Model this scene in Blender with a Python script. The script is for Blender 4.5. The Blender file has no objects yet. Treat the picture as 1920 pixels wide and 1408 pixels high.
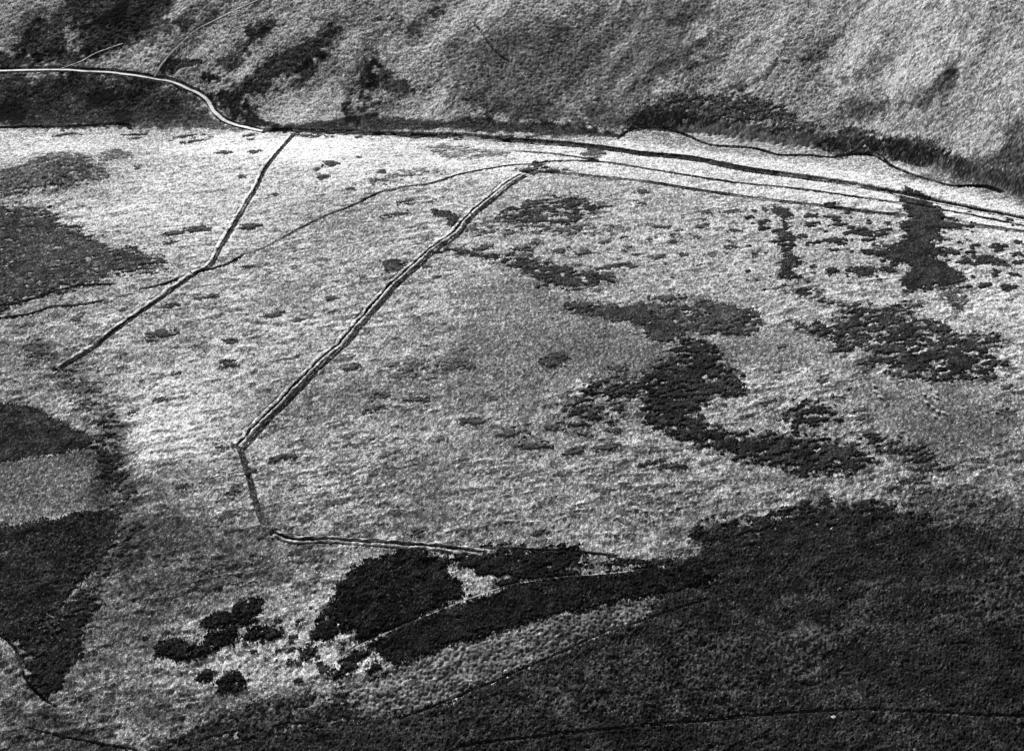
import bpy, bmesh, math, random
import numpy as np
sc = bpy.context.scene
# ---- camera, world, sun, exposure ------------------------------------------
cam = bpy.data.objects.new('camera', bpy.data.cameras.new('camera'))
sc.collection.objects.link(cam); sc.camera = cam
cam.location = (0, 0, 330); cam.rotation_euler = (math.radians(60), 0, 0)
cam.data.sensor_width = 36; cam.data.lens = 36*2637/1920
cam.data.clip_start = 1; cam.data.clip_end = 30000
SUN_EL, SUN_AZ = math.radians(32), math.radians(-24)      # azimuth from +Y (away from the camera), negative = to the left
sdir = (math.sin(SUN_AZ)*math.cos(SUN_EL), math.cos(SUN_AZ)*math.cos(SUN_EL), math.sin(SUN_EL))
w = bpy.data.worlds.new('World'); sc.world = w; w.use_nodes = True
nt = w.node_tree; bg = nt.nodes['Background']
sky = nt.nodes.new('ShaderNodeTexSky'); sky.sky_type = 'NISHITA'; sky.sun_disc = False
sky.sun_elevation = SUN_EL; sky.sun_rotation = SUN_AZ
bw = nt.nodes.new('ShaderNodeRGBToBW')                     # monochrome film: neutral daylight
nt.links.new(sky.outputs[0], bw.inputs[0]); nt.links.new(bw.outputs[0], bg.inputs[0])
bg.inputs[1].default_value = 0.05
sun = bpy.data.objects.new('sun', bpy.data.lights.new('sun', 'SUN')); sc.collection.objects.link(sun)
sun.data.energy = 4.2; sun.data.angle = math.radians(.5); sun.data.color = (1, 1, 1)
from mathutils import Vector
sun.rotation_euler = Vector(sdir).to_track_quat('Z', 'Y').to_euler(); sun.location = (-300, 700, 500)
vs = sc.view_settings; vs.view_transform = 'Standard'; vs.look = 'None'; vs.exposure = 0.8; vs.gamma = 1
sc.render.filter_size = 1.0
cy = sc.cycles; cy.use_denoising = False; cy.max_bounces = 2; cy.diffuse_bounces = 1; cy.use_adaptive_sampling = True

# ---- terrain height: pure function of world X, Y (metres) ------------------
_rs = np.random.RandomState(11)
_T = _rs.rand(512, 512).astype(np.float32)
_J = _rs.rand(512, 512, 3).astype(np.float32)
def vnoise(x, y, seed=0):
    xf = np.floor(x); yf = np.floor(y)
    fx = (x-xf).astype(np.float32); fy = (y-yf).astype(np.float32)
    xi = (xf.astype(np.int32)+seed*57) & 511; yi = (yf.astype(np.int32)+seed*131) & 511
    x1 = (xi+1) & 511; y1 = (yi+1) & 511
    fx = fx*fx*(3-2*fx); fy = fy*fy*(3-2*fy)
    a = _T[yi, xi]; b = _T[yi, x1]; c = _T[y1, xi]; d = _T[y1, x1]
    a = a+(b-a)*fx; c = c+(d-c)*fx
    return (a+(c-a)*fy)*2-1
def fbm(x, y, octv=4, seed=0, gain=.5):
    r = 0; amp = 1.; tot = 0
    for k in range(octv):
        r = r+amp*vnoise(x*1.0, y*1.0, seed+k); tot += amp; amp *= gain
        x, y = 1.62*x+1.18*y+7.3, -1.18*x+1.62*y+3.1
    return r/tot
def cells(x, y, seed=0):
    """distance to the nearest jittered cell point and that cell's random value"""
    xf = np.floor(x).astype(np.int32); yf = np.floor(y).astype(np.int32)
    best = np.full(x.shape, 9., np.float32); val = np.zeros(x.shape, np.float32)
    for dy in (-1, 0, 1):
        for dx in (-1, 0, 1):
            j = _J[(yf+dy+seed*71) & 511, (xf+dx+seed*37) & 511]
            d = (xf+dx+j[..., 0]*.9+.05-x)**2+(yf+dy+j[..., 1]*.9+.05-y)**2
            m = d < best
            best = np.where(m, d, best).astype(np.float32); val = np.where(m, j[..., 2], val)
    return np.sqrt(best), val
_TOE = np.array([(-9000,900),(-600,860),(-325,853),(-159,852),(-68,850),(13,838),(60,840),(92,850),(151,820),(194,804),
                 (221,806),(234,785),(275,751),(286,730),(327,694),(450,640),(700,600),(9000,560)], float)
def toe(X):
    return sum(np.interp(X+d, _TOE[:, 0], _TOE[:, 1]) for d in (-24,-12,0,12,24))/5
_SN = np.array([-9000,-2000,-700,-480,-290,-200,-120,-70,-30,0,9000.])
_SL = np.array([.0,.02,.16,.27,.175,.125,.08,.03,-.03,-.01,0])
_ss = np.linspace(-9000, 9000, 36001)
_zz = np.cumsum(np.interp(_ss, _SN, _SL))*.5
_zz += 18-np.interp(0, _ss, _zz)
def zbase(X, Y):
    X = np.asarray(X, float); Y = np.asarray(Y, float)
    s = Y-toe(X)
    z = np.interp(s, _ss, _zz)
    S = 9*np.logaddexp(0, np.clip((s-3)/9, -60, 400))
    z = z+.46*S/(1+np.maximum(S-150, 0)/500)
    up = np.clip(s/40, 0, 1)
    z = z+up*3.2*fbm((X*.86-Y*.5)/40, (X*.5+Y*.86)/170, 3, 8)                  # shallow gullies down the far hill
    bl = np.interp(X, [60,95,180,205,235,300,360], [0,1,.8,.5,1,.9,0])
    z = z+bl*6.0*np.clip((s-1)/13, 0, 1)**2*(3-2*np.clip((s-1)/13, 0, 1))      # undercut scarp above the brook
    z = z+2.2*fbm(X/130, Y/130, 2, 3)*np.clip(-s/120, .15, 1)+.5*fbm(X/34, Y/34, 2, 5)
    for (x, y, rx, ry, a, h) in KNOLLS:
        c, n = math.cos(a), math.sin(a)
        u = ((X-x)*c+(Y-y)*n)/rx; w = (-(X-x)*n+(Y-y)*c)/ry
        z = z+h*np.exp(-(u*u+w*w))
    return z

# ---- survey data, world metres ----------------------------------------------
KNOLLS = [
    (-268.9,783.1,34.5,28.4,0.0,9.0),
    (-262.7,706.6,37.2,37.7,0.0,-3.0),
    (-173.4,508.8,7.0,45.7,0.0,-3.0),
    (-115.5,797.6,51.3,35.6,0.0,3.0),
    (-34.3,869.0,13.7,23.1,0.0,3.0),
    (-217.8,878.4,45.1,29.5,0.0,-2.0),
]

HEATHER = [
    {'name': 'heather_patch', 'label': 'broad dark heather bog at the left edge of the bright grass below the grass knoll', 'cat': 'heather patch', 'group': 'heather patches on the moor', 'pts': [(-325.7, 737.6), (-288.9, 734.7), (-267.7, 734.0), (-252.9, 723.0), (-236.5, 705.2), (-220.6, 688.3), (-210.2, 686.8), (-197.1, 683.1), (-186.3, 675.0), (-187.5, 667.0), (-203.4, 663.0), (-215.8, 656.7), (-227.2, 647.2), (-244.3, 639.8), (-257.9, 630.4), (-286.6, 619.9)], 'thick': 0.45, 'tone': 0.055, 'amp': 3, 'wave': 12, 'sparse': 0.1, 'kind': None, 'spk': 0.18, 'cell': 0.9, 'tuft': 0.3},
    {'name': 'heather_patch', 'label': 'grey heather crown on the grass knoll at the left edge', 'cat': 'heather patch', 'group': 'heather patches on the moor', 'pts': [(-318.5, 771.5), (-287.7, 775.8), (-280.3, 783.6), (-268.7, 787.7), (-255.9, 786.5), (-245.2, 780.0), (-238.6, 771.4), (-249.4, 758.6), (-266.4, 752.7), (-283.8, 749.1), (-310.0, 744.7)], 'thick': 0.3, 'tone': 0.11, 'amp': 3, 'wave': 9, 'sparse': 0.15, 'kind': None, 'spk': 0.2, 'cell': 0.9, 'tuft': 0.3},
    {'name': 'heather_patch', 'label': 'small grey heather patch just right of the grass knoll', 'cat': 'heather patch', 'group': 'heather patches on the moor', 'pts': [(-247.3, 794.6), (-242.1, 811.0), (-233.0, 806.7), (-230.1, 801.2), (-234.8, 794.4), (-244.0, 787.7)], 'thick': 0.3, 'tone': 0.13, 'amp': 1.5, 'wave': 5, 'sparse': 0.15, 'kind': None, 'spk': 0.2, 'cell': 0.9, 'tuft': 0.3},
    {'name': 'heather_patch', 'label': 'tall tongue of dark heather crossing the bright grass beside the valley at right', 'cat': 'heather patch', 'group': 'heather patches on the moor', 'pts': [(227.3, 755.5), (236.4, 742.9), (236.5, 729.4), (238.6, 717.1), (244.6, 706.8), (252.4, 703.5), (242.5, 699.1), (231.7, 699.2), (229.4, 692.5), (233.2, 687.5), (224.2, 685.4), (222.6, 680.2), (231.0, 676.5), (238.8, 672.3), (229.4, 670.2), (219.9, 670.1), (223.7, 664.4), (227.9, 651.9), (230.5, 645.3), (226.8, 641.1), (217.6, 640.0), (208.3, 640.2), (201.4, 635.9), (200.4, 641.0), (198.0, 647.3), (204.4, 651.5), (206.4, 657.7), (205.3, 662.5), (198.0, 664.6), (195.2, 672.1), (188.3, 674.3), (199.0, 678.0), (196.5, 683.7), (206.4, 682.2), (211.3, 689.8), (214.1, 697.1), (211.2, 705.6), (218.9, 710.8), (218.8, 717.6), (220.4, 739.7)], 'thick': 0.6, 'tone': 0.04, 'amp': 1.2, 'wave': 6, 'sparse': 0, 'kind': None, 'spk': 0.06, 'cell': 0.9, 'tuft': 0.3},
    {'name': 'heather_patch', 'label': 'dull heather strip trailing below the tall heather tongue at right', 'cat': 'heather patch', 'group': 'heather patches on the moor', 'pts': [(217.5, 639.5), (226.4, 637.6), (227.0, 627.6), (224.1, 618.8), (218.5, 617.1), (215.8, 625.4)], 'thick': 0.35, 'tone': 0.09, 'amp': 1.5, 'wave': 6, 'sparse': 0.15, 'kind': None, 'spk': 0.15, 'cell': 0.9, 'tuft': 0.3},
    {'name': 'heather_patch', 'label': 'wide ragged mass of dark heather below the tall heather tongue', 'cat': 'heather patch', 'group': 'heather patches on the moor', 'pts': [(171.5, 623.6), (181.5, 619.6), (190.4, 620.7), (201.0, 625.1), (198.8, 611.6), (204.7, 608.0), (208.5, 603.2), (219.8, 597.5), (231.7, 595.2), (236.1, 587.6), (233.6, 582.3), (224.4, 581.3), (225.5, 574.4), (232.7, 570.9), (229.6, 564.2), (221.6, 560.1), (204.1, 560.2), (183.0, 564.0), (172.5, 572.7), (163.7, 575.9), (169.8, 584.0), (165.0, 590.3), (174.1, 592.8), (156.0, 596.7), (149.8, 599.4), (141.1, 608.9), (157.2, 612.0), (163.2, 616.1)], 'thick': 0.5, 'tone': 0.04, 'amp': 2.5, 'wave': 7, 'sparse': 0.27, 'kind': None, 'spk': 0.1, 'cell': 0.9, 'tuft': 0.3},
    {'name': 'heather_patch', 'label': 'dark clumpy heather island between the two ragged heather masses at right', 'cat': 'heather patch', 'group': 'heather patches on the moor', 'pts': [(153.0, 588.7), (158.7, 592.2), (166.2, 591.4), (160.5, 587.9), (155.0, 585.7)], 'thick': 0.5, 'tone': 0.045, 'amp': 1.5, 'wave': 5, 'sparse': 0.1, 'kind': None, 'spk': 0.06, 'cell': 0.9, 'tuft': 0.3},
    {'name': 'heather_patch', 'label': 'dark heather bridge left of the ragged heather mass, above the round grey lawn', 'cat': 'heather patch', 'group': 'heather patches on the moor', 'pts': [(135.0, 613.1), (146.0, 607.5), (155.2, 601.0), (165.1, 598.8), (174.8, 596.2), (171.6, 593.0), (156.8, 595.4), (144.9, 600.6), (138.4, 608.2)], 'thick': 0.45, 'tone': 0.06, 'amp': 1.8, 'wave': 5, 'sparse': 0.25, 'kind': None, 'spk': 0.1, 'cell': 0.9, 'tuft': 0.3},
    {'name': 'heather_patch', 'label': 'long dark heather band running right from the smooth grey turf', 'cat': 'heather patch', 'group': 'heather patches on the moor', 'pts': [(25.5, 630.4), (30.8, 630.5), (56.3, 630.0), (61.8, 631.7), (85.7, 629.3), (96.9, 633.2), (112.3, 627.6), (122.1, 622.2), (121.9, 610.9), (118.6, 605.9), (113.7, 602.3), (110.6, 604.6), (86.2, 607.0), (78.2, 599.4), (72.4, 599.2), (67.7, 604.3), (60.3, 611.0), (52.8, 617.1), (39.8, 621.3), (29.3, 624.9)], 'thick': 0.5, 'tone': 0.06, 'amp': 1.4, 'wave': 6, 'sparse': 0.12, 'kind': None, 'spk': 0.12, 'cell': 0.9, 'tuft': 0.3},
    {'name': 'heather_patch', 'label': 'dense hooked heather thicket at the centre right of the moor', 'cat': 'heather patch', 'group': 'heather patches on the moor', 'pts': [(81.5, 598.5), (90.7, 600.5), (98.9, 592.9), (97.2, 588.9), (102.4, 579.1), (105.7, 575.1), (107.8, 562.2), (95.1, 559.3), (86.2, 552.6), (82.6, 546.1), (89.1, 538.3), (99.4, 533.8), (109.9, 532.2), (121.4, 529.7), (135.2, 527.6), (141.6, 524.0), (149.7, 517.8), (157.3, 509.2), (147.6, 506.5), (138.2, 504.6), (125.0, 507.9), (114.2, 512.7), (103.3, 517.6), (90.0, 524.6), (78.6, 529.5), (69.6, 536.1), (60.8, 541.0), (59.2, 548.1), (62.4, 559.1), (62.8, 574.1), (71.0, 582.4), (76.9, 590.8)], 'thick': 0.7, 'tone': 0.036, 'amp': 1.9, 'wave': 6, 'sparse': 0.2, 'kind': None, 'spk': 0.06, 'cell': 0.95, 'tuft': 0.4},
    {'name': 'heather_patch', 'label': 'broken heather scrub joining the left side of the hooked thicket', 'cat': 'heather patch', 'group': 'heather patches on the moor', 'pts': [(24.3, 547.1), (28.4, 560.8), (37.4, 567.4), (45.2, 573.4), (60.1, 570.9), (63.8, 561.0), (56.5, 555.3), (48.8, 549.5), (43.4, 540.4), (31.0, 532.5), (25.9, 536.6)], 'thick': 0.6, 'tone': 0.042, 'amp': 2.2, 'wave': 5, 'sparse': 0.42, 'kind': None, 'spk': 0.06, 'cell': 0.95, 'tuft': 0.4},
    {'name': 'heather_patch', 'label': 'loose heather scrub in the bend above the hooked thicket', 'cat': 'heather patch', 'group': 'heather patches on the moor', 'pts': [(125.6, 545.3), (130.8, 552.1), (146.4, 551.4), (148.0, 539.0), (145.4, 532.2), (128.8, 531.9), (124.3, 536.5)], 'thick': 0.7, 'tone': 0.03, 'amp': 2.2, 'wave': 5, 'sparse': 0.4, 'kind': None, 'spk': 0.06, 'cell': 0.95, 'tuft': 0.4},
    {'name': 'heather_patch', 'label': 'ragged heather fringe trailing right from the end of the hooked thicket', 'cat': 'heather patch', 'group': 'heather patches on the moor', 'pts': [(156.2, 527.4), (170.2, 527.0), (182.2, 518.2), (176.9, 515.1), (163.8, 518.6), (150.7, 522.8)], 'thick': 0.6, 'tone': 0.035, 'amp': 2.2, 'wave': 5, 'sparse': 0.45, 'kind': None, 'spk': 0.06, 'cell': 1.5, 'tuft': 0.3},
    {'name': 'heather_patch', 'label': 'thin row of heather scrub trailing right below the hooked thicket', 'cat': 'heather patch', 'group': 'heather patches on the moor', 'pts': [(167.4, 514.1), (181.1, 513.2), (189.0, 503.0), (178.5, 501.9), (168.7, 509.1)], 'thick': 0.6, 'tone': 0.05, 'amp': 1.6, 'wave': 5, 'sparse': 0.25, 'kind': None, 'spk': 0.06, 'cell': 0.9, 'tuft': 0.3},
    {'name': 'heather_patch', 'label': 'heather chain curving down from the ditched bank to the right', 'cat': 'heather patch', 'group': 'heather patches on the moor', 'pts': [(-44.3, 688.2), (-31.4, 686.0), (-22.7, 680.1), (-8.5, 676.2), (0.0, 674.8), (16.8, 667.2), (33.3, 662.2), (53.8, 656.3), (52.6, 649.8), (46.3, 644.3), (38.2, 646.0), (27.2, 643.7), (14.2, 646.3), (13.7, 653.0), (5.5, 660.1), (-8.4, 669.5), (-25.5, 678.5), (-36.9, 680.8)], 'thick': 0.55, 'tone': 0.05, 'amp': 1.8, 'wave': 6, 'sparse': 0.15, 'kind': None, 'spk': 0.1, 'cell': 0.9, 'tuft': 0.3},
    {'name': 'heather_patch', 'label': 'speckled heather cluster right of the top of the ditched bank', 'cat': 'heather patch', 'group': 'heather patches on the moor', 'pts': [(-3.0, 726.4), (12.1, 739.9), (30.4, 744.7), (45.3, 738.1), (53.9, 731.5), (42.9, 720.4), (39.6, 712.1), (29.2, 709.2), (14.6, 710.0), (2.9, 711.3), (-8.8, 716.6)], 'thick': 0.5, 'tone': 0.045, 'amp': 2.0, 'wave': 5, 'sparse': 0.3, 'kind': None, 'spk': 0.1, 'cell': 0.9, 'tuft': 0.3},
    {'name': 'heather_patch', 'label': 'thin heather streaks under the speckled heather cluster', 'cat': 'heather patch', 'group': 'heather patches on the moor', 'pts': [(-23.4, 707.3), (-5.9, 715.3), (14.6, 706.8), (40.9, 707.7), (52.3, 703.5), (34.7, 698.5), (11.6, 698.9), (-17.3, 698.0), (-26.2, 703.2)], 'thick': 0.4, 'tone': 0.08, 'amp': 2, 'wave': 4, 'sparse': 0.42, 'kind': None, 'spk': 0.12, 'cell': 0.9, 'tuft': 0.3},
    {'name': 'heather_patch', 'label': 'small round heather patch touching the left ditch of the bank', 'cat': 'heather patch', 'group': 'heather patches on the moor', 'pts': [(-44.3, 729.9), (-35.8, 726.8), (-28.9, 718.3), (-25.8, 710.5), (-31.5, 706.0), (-36.0, 716.2), (-43.0, 722.5)], 'thick': 0.5, 'tone': 0.045, 'amp': 0.7, 'wave': 5, 'sparse': 0, 'kind': None, 'spk': 0.1, 'cell': 0.9, 'tuft': 0.3},
    {'name': 'heather_patch', 'label': 'little dark heather patch left of the ditched bank at its middle', 'cat': 'heather patch', 'group': 'heather patches on the moor', 'pts': [(-69.9, 674.1), (-62.1, 675.2), (-55.6, 671.1), (-57.9, 662.3), (-64.7, 663.7)], 'thick': 0.5, 'tone': 0.05, 'amp': 0.8, 'wave': 4, 'sparse': 0.05, 'kind': None, 'spk': 0.1, 'cell': 0.9, 'tuft': 0.3},
    {'name': 'heather_patch', 'label': 'dull heather smear right of the ditched bank near the middle of the moor', 'cat': 'heather patch', 'group': 'heather patches on the moor', 'pts': [(-55.8, 581.1), (-43.3, 584.4), (-27.9, 582.5), (-20.2, 580.2), (-30.3, 578.5), (-42.8, 574.5), (-53.9, 572.0)], 'thick': 0.35, 'tone': 0.09, 'amp': 2.5, 'wave': 6, 'sparse': 0.3, 'kind': None, 'spk': 0.15, 'cell': 0.9, 'tuft': 0.3},
    {'name': 'heather_patch', 'label': 'dark oval heather spot on the smooth turf at the centre of the moor', 'cat': 'heather patch', 'group': 'heather patches on the moor', 'pts': [(12.2, 582.2), (17.8, 586.6), (24.2, 587.8), (27.5, 584.5), (22.3, 580.4), (17.6, 576.4)], 'thick': 0.5, 'tone': 0.05, 'amp': 0.8, 'wave': 4, 'sparse': 0.05, 'kind': None, 'spk': 0.1, 'cell': 0.9, 'tuft': 0.3},
    {'name': 'heather_patch', 'label': 'vertical dark heather row on the bright grass, right of centre', 'cat': 'heather patch', 'group': 'heather patches on the moor', 'pts': [(140.1, 727.0), (148.3, 731.7), (154.5, 727.6), (154.5, 716.8), (151.4, 714.2), (150.3, 702.5), (152.9, 693.4), (150.9, 684.7), (148.1, 678.2), (148.3, 669.4), (152.1, 667.0), (146.2, 663.3), (146.5, 658.1), (149.3, 651.7), (141.5, 651.1), (137.3, 655.5), (140.8, 663.6), (140.8, 671.1), (144.0, 677.5), (141.9, 685.5), (145.4, 696.7), (148.5, 708.9), (149.0, 719.5)], 'thick': 0.5, 'tone': 0.04, 'amp': 0.9, 'wave': 4, 'sparse': 0.12, 'kind': None, 'spk': 0.08, 'cell': 0.9, 'tuft': 0.3},
    {'name': 'heather_patch', 'label': 'faint heather chain from the foot of the vertical heather row towards the ragged mass', 'cat': 'heather patch', 'group': 'heather patches on the moor', 'pts': [(133.6, 645.4), (147.1, 645.1), (154.2, 639.3), (160.3, 628.6), (164.5, 623.2), (157.0, 624.9), (148.2, 635.7), (138.2, 640.4)], 'thick': 0.45, 'tone': 0.05, 'amp': 1.4, 'wave': 4, 'sparse': 0.3, 'kind': None, 'spk': 0.06, 'cell': 0.9, 'tuft': 0.3},
    {'name': 'heather_patch', 'label': 'heather streak at the foot of the grass left of the tall tongue', 'cat': 'heather patch', 'group': 'heather patches on the moor', 'pts': [(177.0, 659.2), (185.5, 660.4), (190.2, 656.7), (182.4, 652.2), (177.6, 655.6)], 'thick': 0.45, 'tone': 0.045, 'amp': 1.2, 'wave': 4, 'sparse': 0.2, 'kind': None, 'spk': 0.06, 'cell': 0.9, 'tuft': 0.3},
    {'name': 'heather_patch', 'label': 'heather bar on the bright grass right of the tall tongue', 'cat': 'heather patch', 'group': 'heather patches on the moor', 'pts': [(242.7, 668.3), (250.7, 667.2), (256.6, 659.4), (254.8, 655.1), (249.4, 658.1), (244.1, 663.4)], 'thick': 0.45, 'tone': 0.045, 'amp': 1.2, 'wave': 4, 'sparse': 0.15, 'kind': None, 'spk': 0.06, 'cell': 0.9, 'tuft': 0.3},
    {'name': 'heather_patch', 'label': 'black square-cornered heather block below the bottom bank', 'cat': 'heather patch', 'group': 'heather patches on the moor', 'pts': [(-65.2, 456.3), (-59.1, 462.8), (-44.0, 466.5), (-35.1, 464.6), (-27.3, 460.5), (-25.9, 452.9), (-21.4, 446.9), (-17.1, 443.1), (-27.5, 437.6), (-41.9, 430.2), (-56.0, 422.2), (-64.9, 428.0), (-71.4, 435.6), (-70.5, 448.4)], 'thick': 0.8, 'tone': 0.016, 'amp': 1.0, 'wave': 6, 'sparse': 0, 'kind': None, 'spk': 0.06, 'cell': 0.95, 'tuft': 0.38},
    {'name': 'heather_patch', 'label': 'black heather band under the bank right of the square heather block', 'cat': 'heather patch', 'group': 'heather patches on the moor', 'pts': [(-26.3, 464.8), (-13.1, 463.2), (8.8, 464.8), (26.3, 464.2), (30.5, 460.6), (21.6, 455.1), (25.8, 451.6), (0.0, 446.7), (-4.3, 446.3), (0.0, 451.4), (-8.6, 453.0), (-21.7, 457.5)], 'thick': 0.7, 'tone': 0.02, 'amp': 1.6, 'wave': 6, 'sparse': 0.05, 'kind': None, 'spk': 0.06, 'cell': 0.95, 'tuft': 0.38},
    {'name': 'heather_patch', 'label': 'black heather strip between the pale footpath and the light tussock strip', 'cat': 'heather patch', 'group': 'heather patches on the moor', 'pts': [(-54.9, 420.5), (-41.9, 429.1), (-25.4, 436.2), (0.0, 445.6), (25.8, 450.6), (47.6, 454.3), (74.0, 458.4), (83.4, 454.6), (79.5, 448.4), (59.7, 443.5), (33.8, 436.3), (8.4, 429.9), (-12.4, 422.5), (-26.8, 418.0), (-45.0, 411.7)], 'thick': 0.75, 'tone': 0.017, 'amp': 0.6, 'wave': 6, 'sparse': 0, 'kind': None, 'spk': 0.06, 'cell': 0.95, 'tuft': 0.38},
    {'name': 'heather_moor', 'label': 'great dark heather moor filling the lower right', 'cat': 'heather moor', 'group': None, 'pts': [(19.5, 455.9), (47.9, 459.2), (74.4, 462.4), (81.7, 469.5), (95.3, 472.2), (115.4, 474.0), (163.1, 471.7), (210.5, 469.9), (256.6, 461.7), (258.0, 407.2), (244.8, 344.4), (189.9, 338.9), (81.8, 345.1), (-48.4, 345.6), (-115.8, 357.9), (-127.5, 370.2), (-103.5, 378.2), (-78.9, 384.8), (-53.5, 388.9), (-31.8, 391.9), (-12.1, 400.2), (4.1, 407.7), (20.5, 415.5), (35.3, 423.6), (50.1, 428.5), (60.7, 442.3), (81.7, 449.0), (84.5, 454.3), (74.0, 458.4)], 'thick': 0.4, 'tone': 0.028, 'amp': 0.8, 'wave': 9, 'sparse': 0, 'kind': None, 'spk': 0.17, 'cell': 1.05, 'tuft': 0.36},
    {'name': 'heather_patch', 'label': 'dark heather tongue along the top of the great lower right moor', 'cat': 'heather patch', 'group': 'heather patches on the moor', 'pts': [(77.5, 471.7), (78.1, 477.4), (98.7, 481.8), (117.1, 485.0), (130.8, 487.6), (148.5, 487.0), (165.1, 481.6), (176.7, 474.1), (175.4, 468.1), (140.7, 468.5), (118.9, 468.0), (97.0, 467.9), (81.3, 465.4)], 'thick': 0.5, 'tone': 0.026, 'amp': 2.8, 'wave': 7, 'sparse': 0.12, 'kind': None, 'spk': 0.06, 'cell': 0.95, 'tuft': 0.35},
    {'name': 'heather_patch', 'label': 'dull heather shoulder rising above the top edge of the lower right moor', 'cat': 'heather patch', 'group': 'heather patches on the moor', 'pts': [(165.1, 492.1), (177.1, 495.8), (188.3, 486.1), (212.0, 475.6), (248.0, 466.7), (246.3, 461.4), (176.3, 472.2)], 'thick': 0.3, 'tone': 0.075, 'amp': 3, 'wave': 9, 'sparse': 0.2, 'kind': None, 'spk': 0.2, 'cell': 0.9, 'tuft': 0.3},
    {'name': 'heather_patch', 'label': 'dark heather field at the left edge under the grey turf band', 'cat': 'heather patch', 'group': 'heather patches on the moor', 'pts': [(-242.1, 478.8), (-216.5, 483.2), (-194.8, 487.0), (-174.1, 494.2), (-168.1, 490.9), (-165.7, 474.1), (-169.4, 464.5), (-175.6, 453.2), (-179.3, 442.0), (-187.2, 431.4), (-189.3, 421.4), (-200.6, 426.3), (-226.6, 429.3)], 'thick': 0.4, 'tone': 0.022, 'amp': 0.6, 'wave': 7, 'sparse': 0, 'kind': None, 'spk': 0.14, 'cell': 1.0, 'tuft': 0.3},
    {'name': 'heather_patch', 'label': 'dark heather hollow inside the lower left stream bend', 'cat': 'heather patch', 'group': 'heather patches on the moor', 'pts': [(-189.0, 420.2), (-185.9, 430.2), (-177.6, 439.4), (-172.1, 447.7), (-163.7, 439.3), (-169.9, 429.1), (-167.3, 418.0), (-171.9, 410.9), (-172.0, 402.8), (-177.2, 399.3), (-184.9, 407.3)], 'thick': 0.5, 'tone': 0.025, 'amp': 1.2, 'wave': 6, 'sparse': 0.1, 'kind': None, 'spk': 0.1, 'cell': 0.9, 'tuft': 0.3},
    {'name': 'heather_patch', 'label': 'grey heather slope at the left edge above the grey turf band', 'cat': 'heather patch', 'group': 'heather patches on the moor', 'pts': [(-268.0, 561.0), (-237.7, 558.9), (-223.5, 556.7), (-204.6, 545.6), (-188.0, 534.7), (-190.6, 529.6), (-208.8, 523.7), (-227.0, 520.8), (-253.9, 516.3)], 'thick': 0.3, 'tone': 0.032, 'amp': 0.5, 'wave': 8, 'sparse': 0.0, 'kind': None, 'spk': 0.15, 'cell': 1.0, 'tuft': 0.2},
    {'name': 'heather_patch', 'label': 'dark heather spots forming the upper cluster among the lower left pale grass', 'cat': 'heather patch', 'group': 'heather patches on the moor', 'pts': [(-122.2, 432.2), (-118.7, 436.7), (-111.9, 437.0), (-109.9, 442.4), (-102.7, 444.1), (-99.4, 438.8), (-100.2, 433.8), (-105.2, 431.4), (-108.1, 432.9), (-113.7, 429.5), (-119.7, 429.6)], 'thick': 0.8, 'tone': 0.016, 'amp': 0.55, 'wave': 4, 'sparse': 0.08, 'kind': None, 'spk': 0.06, 'cell': 0.95, 'tuft': 0.4},
    {'name': 'heather_patch', 'label': 'long dark heather crescent among the lower left pale grass', 'cat': 'heather patch', 'group': 'heather patches on the moor', 'pts': [(-137.4, 417.0), (-137.3, 423.1), (-130.8, 424.8), (-124.4, 420.6), (-121.2, 422.2), (-118.6, 427.1), (-109.1, 429.5), (-107.8, 424.6), (-112.1, 421.2), (-116.6, 419.7), (-119.6, 416.4), (-127.6, 415.1)], 'thick': 0.8, 'tone': 0.016, 'amp': 0.55, 'wave': 4, 'sparse': 0.08, 'kind': None, 'spk': 0.06, 'cell': 0.95, 'tuft': 0.4},
    {'name': 'heather_patch', 'label': 'middle dark heather cluster right of the long heather crescent', 'cat': 'heather patch', 'group': 'heather patches on the moor', 'pts': [(-104.3, 425.3), (-102.0, 429.4), (-92.6, 431.6), (-90.0, 428.1), (-93.1, 424.3), (-97.8, 423.2)], 'thick': 0.8, 'tone': 0.016, 'amp': 0.55, 'wave': 4, 'sparse': 0.08, 'kind': None, 'spk': 0.06, 'cell': 0.95, 'tuft': 0.4},
    {'name': 'heather_patch', 'label': 'dark heather wedge leaning against the left side of the black square block', 'cat': 'heather patch', 'group': 'heather patches on the moor', 'pts': [(-77.7, 426.0), (-76.2, 432.0), (-73.7, 436.9), (-70.3, 441.0), (-67.6, 435.4), (-65.3, 428.5), (-70.7, 423.4), (-74.9, 423.5)], 'thick': 0.8, 'tone': 0.016, 'amp': 0.55, 'wave': 4, 'sparse': 0.08, 'kind': None, 'spk': 0.06, 'cell': 0.95, 'tuft': 0.4},
    {'name': 'heather_patch', 'label': 'round dark heather bush lowest among the lower left pale grass', 'cat': 'heather patch', 'group': 'heather patches on the moor', 'pts': [(-112.1, 404.5), (-110.1, 408.2), (-105.2, 409.7), (-101.1, 405.4), (-105.0, 401.7), (-110.2, 402.2)], 'thick': 0.8, 'tone': 0.016, 'amp': 0.5, 'wave': 4, 'sparse': 0.05, 'kind': None, 'spk': 0.06, 'cell': 0.95, 'tuft': 0.4},
    {'name': 'heather_patch', 'label': 'small dark heather bush up-left of the lowest round heather bush', 'cat': 'heather patch', 'group': 'heather patches on the moor', 'pts': [(-120.8, 408.8), (-117.5, 410.2), (-113.8, 408.7), (-114.3, 406.4), (-117.9, 406.0)], 'thick': 0.7, 'tone': 0.02, 'amp': 0.5, 'wave': 4, 'sparse': 0.05, 'kind': None, 'spk': 0.06, 'cell': 0.9, 'tuft': 0.3},
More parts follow.
